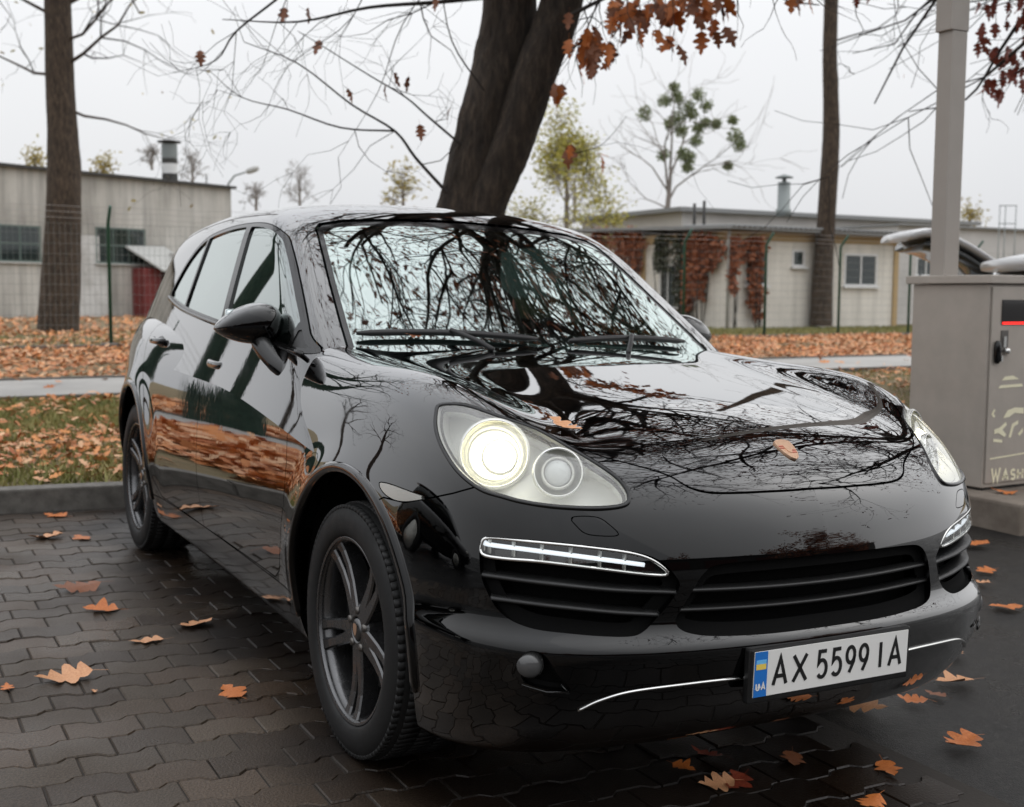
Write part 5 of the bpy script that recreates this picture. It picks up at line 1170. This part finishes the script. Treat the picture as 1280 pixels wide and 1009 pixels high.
# ================================================================== buildings
M['concrete'] = mat('grey_render', (.34, .32, .29), .9); colour(M['concrete'], .35, [(.3, (.36, .345, .315)), (.5, (.49, .47, .43)), (.62, (.54, .52, .48)), (.75, (.42, .40, .365))], detail=9); bump(M['concrete'], 9, .3, .02); streaks(M['concrete'], .38)
M['whitewash'] = mat('white_patch', (.55, .545, .53), .9); colour(M['whitewash'], 1.2, [(.3, (.42, .41, .39)), (.6, (.60, .595, .58))])
M['cream'] = mat('cream_render', (.46, .435, .39), .9); colour(M['cream'], .5, [(.3, (.66, .63, .56)), (.7, (.80, .765, .69))], detail=8)
streaks(M['cream'], .22)
M['block'] = mat('grey_block', (.36, .35, .34), .9); colour(M['block'], .8, [(.3, (.46, .45, .435)), (.7, (.58, .565, .545))])
M['ochre'] = mat('ochre_board', (.45, .32, .16), .8); M['roofgrey'] = mat('roof_sheet', (.22, .225, .225), .6); M['frame_w'] = mat('white_frame', (.68, .68, .67), .5); M['frame_g'] = mat('green_frame', (.09, .13, .115), .6)
M['pane'] = mat('dark_pane', (.02, .03, .03), .05, spec=.6); M['reddoor'] = mat('red_door', (.17, .022, .022), .55); colour(M['reddoor'], 3, [(.3, (.13, .018, .018)), (.7, (.20, .03, .028))]); M['paleroof'] = mat('pale_sheet', (.44, .44, .42), .6); M['brickred'] = mat('brown_door', (.07, .022, .018), .7); M['dirt'] = mat('dark_coping', (.06, .058, .055), .9)
def frame_of(p0, p1):
    u = (p1-p0); L = u.length; u.normalize(); n = Vector((0, 0, 1)).cross(u)
    if n.dot(CW-p0) < 0: n = -n
    return Matrix(((u.x, n.x, 0, p0.x), (u.y, n.y, 0, p0.y), (u.z, n.z, 1, p0.z), (0, 0, 0, 1))), L
def window(parent, Mx, u0, u1, z0, z1, fm, nm=2, trans=None, sill=True, name='window', depth=.06):
    o = raw(name, *xf(cat_meshes([box(u0, u1, -.02, depth*.3, z0, z0+.07), box(u0, u1, -.02, depth*.3, z1-.07, z1), box(u0, u0+.07, -.02, depth*.3, z0+.07, z1-.07), box(u1-.07, u1, -.02, depth*.3, z0+.07, z1-.07)]), Mx), fm, parent, smooth=False)
    for i in range(nm):
        a, b = u0+.07+(u1-u0-.14)*i/nm, u0+.07+(u1-u0-.14)*(i+1)/nm; raw('pane', *xf(box(a+.025, b-.025, -.03, .004, z0+.07, z1-.07), Mx), M['pane'], o, smooth=False)
        if i: raw('mullion', *xf(box(a-.03, a+.03, -.02, depth*.4, z0+.07, z1-.07), Mx), fm, o, smooth=False)
        if trans: raw('transom', *xf(box(a+.025, b-.025, -.02, .012, z0+(z1-z0)*trans-.03, z0+(z1-z0)*trans+.03), Mx), fm, o, smooth=False)
    if sill: raw('sill', *xf(box(u0-.06, u1+.06, -.02, .12, z0-.07, z0-.003), Mx), M['frame_w'] if fm is M['frame_w'] else M['block'], o, smooth=False)
    return o
# long grey workshop on the left
p0 = vw(46, pxl(46, -60), .3); p1 = vw(56.5, pxl(56.5, 287), .3); p0 = p0+(p0-p1).normalized()*4; Mx, L = frame_of(p0, p1)
wk = empty('workshop', p0); tag(wk, 'long low grey rendered workshop with dark windows behind the left trunk', 'building'); wk_inv = Matrix.Translation(-p0)
Mx = wk_inv @ Mx
def upos(px): # distance along the wall under a picture column
    lo, hi = 0, L
    for _ in range(50):
        m = (lo+hi)/2; q = p0+(p1-p0)*(m/L)-CW
        if 640+FPX*q.dot(Rh)/q.dot(Fh) < px: lo = m
        else: hi = m
    return lo
def uz(px, py): u = upos(px); q = p0+(p1-p0)*(u/L)-CW; return CW.z-q.dot(Fh)*(py-368.7-(px-640)*.0057)/FPX-.3
zt0, zt1 = uz(0, 210), uz(284, 238)
ua, ub = upos(0), upos(284); slope_ = (zt1-zt0)/(ub-ua); zA = zt0-slope_*ua; zB = zA+slope_*L
V = []
for v_ in (0, -9):
    V += [(0, v_, -.3), (L, v_, -.3), (L, v_, zB), (0, v_, zA)]
raw('wall', *xf((V, [(0, 1, 2, 3), (5, 4, 7, 6), (1, 5, 6, 2), (4, 0, 3, 7)]), Mx), M['concrete'], wk, smooth=False)
raw('roof', *xf(([(-.2, .25, zA+.0), (L+.15, .25, zB), (L+.15, -9.2, zB), (-.2, -9.2, zA), (-.2, .25, zA+.12), (L+.15, .25, zB+.12), (L+.15, -9.2, zB+.12), (-.2, -9.2, zA+.12)], [(0, 1, 2, 3)[::-1], (4, 5, 6, 7), (0, 1, 5, 4), (1, 2, 6, 5), (2, 3, 7, 6), (3, 0, 4, 7)]), Mx), M['dirt'], wk, smooth=False)
for pa, pb, ya, yb, nm in ((-55,50,281,327,4),(118,180,286,330,3)): window(wk, Mx, upos(pa), upos(pb), uz((pa+pb)/2, yb), uz((pa+pb)/2, ya), M['frame_g'], nm, .5)
for pa, pb, ya, yb in ((96,122,296,396),(104,136,330,398)): raw('white_patch', *xf(box(upos(pa), upos(pb), .0, .012 if pa < 100 else .016, uz(pb, yb), uz(pb, ya)), Mx), M['whitewash'], wk, smooth=False)
u0, u1 = upos(162), upos(222); zt = uz(185, 336)
raw('porch_side', *xf(box(u0, u0+.9, .01, .9, -.3, zt), Mx), M['reddoor'], wk, smooth=False); raw('door', *xf(box(u0+.9, u1, .01, .8, -.3, zt), Mx), M['brickred'], wk, smooth=False)
us, ue = upos(154), upos(220)
raw('porch_roof', *xf(([(us, .05, uz(160, 308)), (us+2.0, .05, uz(190, 308)), (ue, 1.5, uz(218, 338)), (us+.9, 1.5, uz(174, 338)), (us, .05, uz(160, 308)-.08), (us+2.0, .05, uz(190, 308)-.08), (ue, 1.5, uz(218, 338)-.08), (us+.9, 1.5, uz(174, 338)-.08)], [(0, 1, 2, 3), (4, 5, 6, 7)[::-1], (3, 2, 6, 7), (0, 3, 7, 4), (1, 2, 6, 5)]), Mx), M['paleroof'], wk, smooth=False)
raw('lean_to', *xf(box(upos(200), L+.6, .02, 2.2, -.3, uz(220, 318)), Mx), M['block'], wk, smooth=False)
ch = empty('chimney', (0, 0, 0), wk); cp = at(56, 212, 236)-p0; rr_ = 9.5*56/FPX
for i, (za, zb, mt_) in enumerate(((0, .62, 'brickdark'), (.62, 1.08, 'w'), (1.08, 1.32, 'brickdark'), (1.32, 1.98, 'g'))):
    raw('chimney_band', *xf(lathe([(0, za), (rr_, za), (rr_, zb), (0, zb)], 20, 'z'), Matrix.Translation(cp)), {'w': M['frame_w'], 'g': M['wire'], 'brickdark': M['dirt']}[mt_], ch, smooth=False)
raw('chimney_cap', *xf(lathe([(0, 2.22), (.55, 2.12), (.55, 2.07), (0, 2.07)], 20, 'z'), Matrix.Translation(cp)), M['dirt'], ch)
for q_ in (-.18, .18): raw('chimney_cap_stay', *xf(box(q_-.02, q_+.02, -.02, .02, 1.95, 2.09), Matrix.Translation(cp)), M['dirt'], ch, smooth=False)
raw('chimney_base', *xf(box(-.75, .75, -.5, .5, -.25, .12), Matrix.Translation(cp)), M['dirt'], ch, smooth=False)
raw('vent_pipe', *xf(tube([(0, 0, -.6), (0, 0, .7)], .035, 6), Matrix.Translation(at(56, 257, 240)-p0)), M['dirt'], wk)
# street lamp
lp = at(64, 282, 262); lo_ = tag(empty('street_lamp', lp), 'grey street lamp with curved arm above the workshop end', 'street lamp')
raw('post', *tube([tuple(at(64, 282, 420)-lp), tuple(at(64, 282, 262)-lp), tuple(at(64, 284, 232)-lp), tuple(at(64, 292, 222)-lp), tuple(at(64, 305, 218)-lp)], [.09, .07, .06, .05, .045], 8), M['wire'], lo_)
raw('lamp_head', *xf(superlump((0, 0, 0), (.38, .2, .16), 2.5), Matrix.Translation(at(64, 314, 215)-lp) @ Matrix.Rotation(math.atan2(Rh.y, Rh.x), 4, 'Z') @ Matrix.Rotation(R_(-20), 4, 'Y')), M['paleroof'], lo_)
# cream house on the right
hz = .3; HX, HY0, HY1, HX1 = 26.0, -21.6, -30.6, 36
def hpx(px, X=HX):
    lo, hi = -70, 10
    for _ in range(60):
        m = (lo+hi)/2; dv = Vector((X, m, .3))-CW
        if 640+FPX*dv.dot(Rh)/dv.dot(Fh) < px: hi = m
        else: lo = m
    return lo
def hzz(px, py, X=HX): y = hpx(px, X); dv = Vector((X, y, 0))-CW; return CW.z-dv.dot(Fh)*(py-368.7-(px-640)*.0057)/FPX
HY0 = hpx(903); HY1 = hpx(1112); ze0, ze1 = hzz(905, 288), hzz(1110, 297); ze = (ze0+ze1)/2
ho = empty('house', (HX, HY0, hz)); tag(ho, 'low cream bungalow with corrugated eaves and dry vines behind the fence', 'house'); Ih = Matrix.Translation((-HX, -HY0, -hz))
raw('wall', *xf(box(HX, HX1, HY1, HY0, -.1, ze), Ih), M['cream'], ho, smooth=False)
raw('fascia', *xf(cat_meshes([box(HX-.05, HX-.02, HY1-.05, HY0+.05, ze-.30, ze-.02), box(HX-.05, HX1, HY0+.02, HY0+.05, ze-.32, ze-.02)]), Ih), M['ochre'], ho, smooth=False)
rf = raw('roof', *xf(([(HX-.5, HY0+.5, ze), (HX-.5, HY1-.5, ze-.06), (HX1, HY1-.5, ze+.35), (HX1, HY0+.5, ze+.35), (HX-.5, HY0+.5, ze+.1), (HX-.5, HY1-.5, ze+.04), (HX1, HY1-.5, ze+.45), (HX1, HY0+.5, ze+.45)], [(0, 1, 2, 3)[::-1], (4, 5, 6, 7), (0, 1, 5, 4), (1, 2, 6, 5), (2, 3, 7, 6), (3, 0, 4, 7)]), Ih), M['roofgrey'], ho, smooth=False)
k = HY1-.4
while k < HY0+.4:
    raw('roof_corrugation', *xf(tube([(HX-.58, k, ze+.09), (HX+2, k, ze+.19)], .05, 6), Ih), M['roofgrey'], rf); k += .21
Mf = Ih @ Matrix(((0, -1, 0, HX), (-1, 0, 0, HY0), (0, 0, 1, 0), (0, 0, 0, 1)))   # u runs along -y, v outwards (-x)
uu = lambda px: HY0-hpx(px)
window(ho, Mf, uu(1047), uu(1088), hzz(1068, 358), hzz(1068, 318), M['frame_w'], 2); window(ho, Mf, uu(982), uu(998), hzz(990, 334), hzz(990, 313), M['frame_w'], 1); window(ho, Mf, uu(924), uu(952), hzz(940, 357), hzz(940, 308), M['frame_w'], 2)
raw('corner_board', *xf(box(HX-.06, HX+.1, HY1-.04, HY1+.16, -.1, ze-.02), Ih), M['ochre'], ho, smooth=False)
raw('downpipe', *xf(tube([(HX-.15, HY0+.1, ze-.02), (HX-.08, HY0+.06, ze-.4), (HX-.08, HY0+.06, 0)], .05, 8), Ih), M['paleroof'], ho)
side = Ih @ Matrix(((1, 0, 0, HX), (0, 1, 0, HY0), (0, 0, 1, 0), (0, 0, 0, 1)))
for i, (a, b) in enumerate(((2.6, 3.6), (5.2, 6.6))): window(ho, side, a, b, .9, 2.4, M['frame_w'], 2)
for a in (2.2, 4.4): raw('wall_pilaster', *xf(box(a, a+.22, 0, .06, -.2, ze-.3), side), M['ochre'], ho, smooth=False)
# chimney of the house, flues
hc = raw('chimney', *xf(lathe([(0, 0), (.3, 0), (.3, .25), (.24, .3), (.24, 1.3), (0, 1.3)], 16, 'z'), Matrix.Translation(at(46, 970, 272)-Vector((HX, HY0, hz)))), M['wire'], ho)
raw('chimney_cap', *xf(lathe([(0, 1.62), (.34, 1.5), (.34, 1.46), (.08, 1.46), (.08, 1.28)], 16, 'z'), Matrix.Translation(at(46, 970, 272)-Vector((HX, HY0, hz)))), M['wire'], hc)
for px, h in ((860, .75), (872, .85)): raw('flue', *xf(tube([(0, 0, -.5), (0, 0, h)], .06, 6), Matrix.Translation(at(46, px, 280)-Vector((HX, HY0, hz)))), M['dirt'], ho)
# grey flat-roofed block behind
q0 = at(52, 842, 300); gb = tag(empty('block_building', (q0.x, q0.y, .3)), 'plain grey flat roofed block rising behind the cream bungalow', 'building')
yA, yB = hpx(845, 38), hpx(1200, 38); zr = hzz(990, 270, 38)
raw('wall', *xf(box(38, 46, yB, yA, 0, zr-.12), Matrix.Translation((-q0.x, -q0.y, -.3))), M['block'], gb, smooth=False)
raw('roof', *xf(box(37.6, 46.4, yB-.4, yA+.4, zr-.12, zr+.06), Matrix.Translation((-q0.x, -q0.y, -.3))), M['roofgrey'], gb, smooth=False)
yC, yD = hpx(1112, 29), hpx(1330, 29); zr2 = hzz(1150, 293, 29)
gb2 = tag(empty('annex', (29, yC, .3)), 'low grey annex at the right end of the bungalow behind the pole', 'building'); I2 = Matrix.Translation((-29, -yC, -.3))
raw('wall', *xf(box(29, 34, yD, yC, 0, zr2+.25), I2), M['block'], gb2, smooth=False); raw('roof', *xf(box(28.8, 34.2, yD, yC+.1, zr2+.25, zr2+.33), I2), M['roofgrey'], gb2, smooth=False)
Ma = I2 @ Matrix(((0, -1, 0, 29), (-1, 0, 0, yC), (0, 0, 1, 0), (0, 0, 0, 1)))
window(gb2, Ma, yC-hpx(1136, 29), yC-hpx(1160, 29), hzz(1150, 346, 29), hzz(1150, 322, 29), M['frame_w'], 2)
window(gb2, Ma, yC-hpx(1185, 29), yC-hpx(1205, 29), hzz(1190, 346, 29), hzz(1190, 322, 29), M['frame_w'], 2)
# roof frame far right
rfz = at(44, 1247, 283); ro = tag(empty('roof_frame', rfz), 'thin wire aerial frame standing above the white car roof', 'frame')
s_ = 44/FPX
raw('bars', *cat_meshes([tube([tuple(Rh*(x*s_)+Vector((0, 0, -3))), tuple(Rh*(x*s_)+Vector((0, 0, 24*s_)))], .018, 5) for x in (-10, -3, 10)]+[tube([tuple(Rh*(-11*s_)+Vector((0, 0, z*s_))), tuple(Rh*(11*s_)+Vector((0, 0, z*s_)))], .018, 5) for z in (2, 24)]), M['wire'], ro)
# ---- dry vines on the bungalow
def vine(px0, px1, py0, py1, n, m, seed, label, X=HX, side_y=None):
    r = random.Random(seed); s = Soup(); strands = [(r.uniform(px0, px1), r.uniform(.35, 1.0)) for _ in range(max(3, int((px1-px0)/9)))]
    ps = []
    for _ in range(n):
        if r.random() < .13: px = r.uniform(px0, px1); py = py0+(py1-py0)*r.random()*.30
        else:
            c_, ln = r.choice(strands); px = min(px1, max(px0, c_+r.gauss(0, 1.9))); py = py0+(py1-py0)*r.random()**.85*ln
        if side_y is None: y = hpx(px, X); p_ = Vector((X-.12-r.random()*.2, y, hzz(px, py, X)))
        else:
            xx = HX+(903-px)/(903-755)*6.0*(1+(903-px)*.0012); p_ = Vector((xx, HY0+.1+r.random()*.2, 0)); dv = p_-CW; p_.z = CW.z-dv.dot(Fh)*(py-368.7-(px-640)*.0057)/FPX
        ps.append(p_); s.add(SLf, rmat(p_, .19*r.uniform(.6, 1.3), r))
    o = tag(empty('vine', ps[0]), label, 'vine'); inv = Matrix.Translation(-ps[0])
    s.V = [tuple(inv @ Vector(v)) for v in s.V]; tag(s.make('foliage', m, o), kind='stuff')
    for k in range(10):
        q = r.choice(ps); pts = [(q.x-.05, q.y, .25), (q.x-.05, q.y+r.gauss(0, .1), (q.z+.3)/2), (q.x-.05, q.y+r.gauss(0, .1), q.z)]
        raw('stem', *xf(tube(pts, .018, 5), inv), M['twig'], o)
vine(745, 812, 288, 372, 1700, M['vine'], 1, 'rust brown vine over the far left end of the bungalow', side_y=1)
vine(826, 856, 296, 400, 900, M['gvine'], 2, 'dark green brown vine strip between two pale wall bays', side_y=1)
vine(860, 904, 296, 400, 2200, M['vine'], 3, 'dense rust brown vine hanging on the bungalow corner', side_y=1)
vine(903, 944, 298, 400, 1300, M['vine'], 5, 'thin dry brown vine hanging beside the left front window')
# ================================================================== wash cabinet with its pole on a concrete island
M['cab'] = mat('grey_metal', (.42, .375, .33), .42, .25); colour(M['cab'], 5, [(.3, (.40, .36, .315)), (.7, (.47, .42, .37))]); roughvar(M['cab'], 7, .36, .5)
M['pole'] = mat('pole_metal', (.38, .345, .31), .45, .25); roughvar(M['pole'], 9, .4, .55)
M['island'] = mat('island_concrete', (.17, .14, .11), .85); colour(M['island'], 6, [(.3, (.12, .095, .075)), (.7, (.22, .185, .15))]); bump(M['island'], 50, .4, .006)
M['screen'] = mat('display_glass', (.006, .004, .004), .05); M['redled'] = mat('red_digits', (.4, 0, 0), .4, emit=(1, .02, .015), estr=2.2); M['sticker'] = mat('cream_sticker', (.85, .80, .58), .5)
tag(raw('island', *cat_meshes([box(1.55, 3.4, -7, -4.0, -.5, .085, .02)]), M['island'], smooth=False), kind='structure')
CX, CY, CZ = 2.0, -4.2, .085
cb = tag(empty('wash_cabinet', (CX, CY, CZ)), 'grey metal wash control cabinet with red display on concrete island', 'cabinet')
raw('body', *box(0, .62, -1.05, 0, .02, 1.335, .006), M['cab'], cb, smooth=False); raw('plinth', *box(.03, .6, -1.02, -.03, -.02, .03), M['dirt'], cb, smooth=False)
raw('lid', *box(-.035, .66, -1.09, .035, 1.338, 1.392, .006), M['cab'], cb, smooth=False)
dr_ = raw('door', *box(-.014, -.002, -1.02, -.018, .05, 1.315, .004), M['cab'], cb, smooth=False)
raw('display', *box(-.020, -.013, -.62, -.105, 1.075, 1.235), M['screen'], cb, smooth=False)
raw('display_light', *box(-.0225, -.0195, -.61, -.11, 1.078, 1.092), M['redled'], cb, smooth=False)
lk = raw('lock', *superlump((-.03, -.062, .90), (.02, .022, .075), 3), M['gloss_trim'], cb); raw('key', *cat_meshes([box(-.056, -.048, -.085, -.070, .84, .88), box(-.05, -.03, -.08, -.074, .865, .875)]), M['chrome'], lk, smooth=False)
cs_ = raw('coin_slot', *box(-.019, -.013, -.175, -.105, .90, 1.04, .003), M['steel'], cb, smooth=False); raw('coin_mouth', *box(-.026, -.019, -.15, -.125, .93, 1.0), M['chrome'], cs_, smooth=False); raw('coin_button', *superlump((-.03, -.155, .905), (.016, .022, .022), 2.3), M['chrome'], cs_)
def decal(name, polys):
    parts = []
    for q in polys: k = len(q); parts.append(([(-.0165, -u, z) for u, z in q], [tuple(range(k))]))
    return raw(name, *cat_meshes(parts), M['sticker'], cb, smooth=False)
decal('pictogram', [[(.13, .715), (.30, .72), (.24, .745), (.16, .74)], [(.10, .665), (.34, .67), (.33, .69), (.12, .685)]])
decal('pictogram', [[(.045, .50), (.07, .535), (.085, .525), (.068, .505), (.085, .485), (.07, .475)], [(.16, .47), (.20, .52), (.27, .535), (.36, .53), (.36, .49), (.27, .50), (.22, .475)]])
decal('pictogram', [[(.08, .40), (.13, .41), (.19, .445), (.20, .425), (.16, .395), (.20, .36), (.18, .345), (.12, .375), (.08, .37)], [(.075, .34), (.16, .33), (.16, .31), (.075, .32)], [(.22, .34), (.25, .43), (.31, .45), (.31, .425), (.27, .41), (.245, .34)], [(.31, .36), (.36, .40), (.36, .37), (.33, .345)]])
decal('sticker_line', [[(.05, .215), (.42, .235), (.42, .225), (.05, .205)]])
GLW = {'W': [[(0, 1), (.26, 0), (.5, .75), (.74, 0), (1, 1)]], 'A': GL['A'], 'S': [arcp(.5, .74, .44, .26, 30, 270, 12)+arcp(.5, .26, .44, .26, 90, -150, 12)[1:]], 'H': [[(0, 0), (0, 1)], [(1, 0), (1, 1)], [(0, .5), (1, .5)]]}
u0 = .065
for ch, wd, ht in (('W', .095, .10), ('A', .07, .078), ('S', .058, .078), ('H', .062, .078)):
    parts = []
    for line in GLW[ch]:
        v, f = ribbon([(u0+.008+q[0]*(wd-.016), .055+.008+q[1]*(ht-.016)) for q in line], .0085); parts.append(([(-.0165, -q[0], q[1]) for q in v], f))
    raw('letter', *cat_meshes(parts), M['sticker'], cb, smooth=False); u0 += wd+.011
pl_ = tag(empty('metal_pole', (2.52, -4.375, CZ+1.392)), 'square grey metal pole rising from behind the wash cabinet lid', 'pole')
raw('shaft', *box(-.062, .062, -.07, .07, -1.39, 5.0, .008), M['pole'], pl_, smooth=False); raw('bracket', *box(-.068, .068, -.073, .095, 1.62, 4.9, .006), M['pole'], pl_, smooth=False)
put_leaf(0, 0, 'orange', .16, 30, 'orange leaf lying at the foot of the wash cabinet', mtx=Matrix.Translation((1.80, -4.30, .09)), lm=3)
put_leaf(0, 0, 'orange', .15, 80, 'orange leaf on the island below the WASH lettering', mtx=Matrix.Translation((1.83, -4.62, .09)), lm=5)
# ================================================================== white cars behind the cabinet
M['white_paint'] = mat('white_car_paint', (.55, .55, .55), .3, 0, 1, .05); M['car_glass'] = mat('far_car_glass', (.01, .014, .013), .04, spec=.9)
def loft(sections, m):
    n = len(sections[0]); V = [p for s in sections for p in s]; Fc = [(i*n+j, i*n+(j+1) % n, (i+1)*n+(j+1) % n, (i+1)*n+j) for i in range(len(sections)-1) for j in range(n)]
    return V, Fc+[tuple(range(n))[::-1], tuple(range(len(V)-n, len(V)))]
def far_car(name, label, loc, rz, hatch=False, pm=None):
    pm = pm or M['white_paint']
    o = tag(empty(name, loc), label, 'car'); o.rotation_euler.z = rz
    def sec(x, hw, z0, z1, k=20): return [(x, hw*math.copysign(abs(math.cos(t))**.55, math.cos(t)), (z0+z1)/2+(z1-z0)/2*math.copysign(abs(math.sin(t))**.55, math.sin(t))) for t in np.linspace(0, 2*math.pi, k+1)[:-1]]
    def secs(rows):
        q = crom(np.array(rows, float), 4); return [sec(*r_) for r_ in q]
    raw('body', *loft(secs([(-2.1, .62, .35, .72), (-1.9, .82, .25, .82), (-1.0, .88, .22, .95), (0, .89, .2, .98), (1.2, .89, .22, 1.0), (1.9, .84, .27, 1.0), (2.05, .76, .35, .95)]), None), pm, o)
    raw('roof', *loft(secs([(-.55, .60, 1.34, 1.41), (-.2, .66, 1.38, 1.49), (.4, .68, 1.40, 1.53), (1.1, .66, 1.38, 1.50), (1.55, .60, 1.34, 1.43)]), None), pm, o)
    raw('glasshouse', *loft(secs([(-1.25, .70, .9, .96), (-.6, .70, .9, 1.36), (.4, .73, .9, 1.46), (1.3, .70, .9, 1.42), (1.85, .64, .9, 1.0)]), None), M['car_glass'], o)
    for x, y in ((-.55, .70), (.5, .725), (1.25, .70)):
        for s in (-1, 1): raw('pillar', *tube([(x, s*(y+.02), .93), (x+.12, s*(y-.07), 1.40)], .035, 8), pm, o)
    for x in (-1.3, 1.3):
        for s in (-1, 1):
            wv = raw('wheel', *xf(lathe([(.0, .08), (.2, .08), (.22, .1), (.3, .09), (.31, 0), (.3, -.09), (0, -.09)], 28), Matrix.Translation((x, s*.80, .31)) @ Matrix.Diagonal((1, s, 1, 1))), M['rubber'], o)
            raw('wheel_disc', *xf(lathe([(0, .1), (.19, .095), (.2, .085)], 20), Matrix.Translation((x, s*.80, .31)) @ Matrix.Diagonal((1, s, 1, 1))), M['silver'], wv)
    for s in (-1, 1): raw('tail_light', *superlump((1.98, s*.70, .80), (.06, .10, .12), 3), M['reddoor'], o); raw('head_light', *superlump((-1.98, s*.62, .68), (.10, .14, .07), 3), M['silver'], o)
    if hatch:
        Mt = Matrix.Translation((1.45, 0, 1.50)) @ Matrix.Rotation(R_(-24), 4, 'Y')
        rows = [(0, .60, -.02, .06), (.5, .62, -.0, .10), (.9, .60, -.06, .07), (1.15, .55, -.20, -.08)]
        tg = raw('open_tailgate', *xf(loft(secs(rows), None), Mt), pm, o)
        raw('tailgate_glass', *xf(loft(secs([(.08, .575, -.15, -.024), (.6, .60, -.13, -.004), (.95, .55, -.20, -.07)]), None), Mt), M['car_glass'], tg)
        for s in (-1, 1): raw('gas_strut', *tube([(1.75, s*.60, 1.05), (2.05, s*.55, 1.46)], .012, 6), M['trim'], tg)
    return o
ang = math.atan2(-Rh.y, -Rh.x)
c1_ = vw(14.6, pxl(14.6, 1366), 0); fc1 = far_car('hatchback', 'white car with raised tailgate parked behind the wash cabinet', (c1_.x, c1_.y, -.06), ang, True); fc1.scale = (1, 1, 1.15)
c2_ = vw(10.9, pxl(10.9, 1480), 0); fc2 = far_car('small_car', 'rounded white car roof just above the cabinet lid at right edge', (c2_.x, c2_.y, -.17), ang); fc2.scale = (1.1, 1.1, 1.3)
far_car('added_sedan', 'black car added unseen left of the picture to darken the bumper reflection', (1.9, 5.9, .1), R_(3), pm=M['paint'])  # added out of view so the bumper side mirrors something dark
# ================================================================== garages added behind the viewpoint, giving the bumper a dark edge to mirror
gr2 = tag(empty('added_garage_row', (-34, 0, -.5)), 'long low dark garage row added out of view, mirrored in the bumper', 'building')
raw('wall', *box(-6, 0, -45, 40, 0, 5.4), M['dirt'], gr2, smooth=False); raw('roof', *box(-6.3, .4, -45.3, 40.3, 5.42, 5.65), M['roofgrey'], gr2, smooth=False)
for k in range(12): raw('garage_door', *box(.0, .05, -42+k*6.5, -38+k*6.5, .05, 4.2), M['brickred'], gr2, smooth=False)
# ================================================================== trees behind the viewpoint, mirrored in the bumper
for k, (x, y, h) in enumerate(((-38, 20, 8), (-44, 5, 8), (-41, -10, 7), (-40, -25, 8), (-34, 34, 8), (-26, -22, 10), (-33, -36, 9))):
    t = Tree(200+k); o = tree('tree', ['spreading', 'broad', 'rounded', 'tall', 'leafy', 'dense', 'dark'][k]+' brown leaved tree across the yard, mirrored in the black bumper', 'trees across the yard'); o.location = (x, y, -.5)
    t.limb([(0, 0, 0), (.1, 0, h*.2), (0, .1, h*.4), (0, 0, h*.6)], [.3, .25, .2, .14])
    for q in range(9): a = q*2.4; t.branch((0, 0, h*(.15+.05*q)), (math.cos(a), math.sin(a), .6), h*.42, .09, 2, .1, .22, (3, 4), .02)
    t.big.make('trunk', M['bark'], o); tag(t.small.make('twigs', M['twig'], o), kind='stuff'); tag(leafcloud(t.tips, 1500, .5, .5, k, SLf).make('crown_leaves', M['vine'], o), kind='stuff')
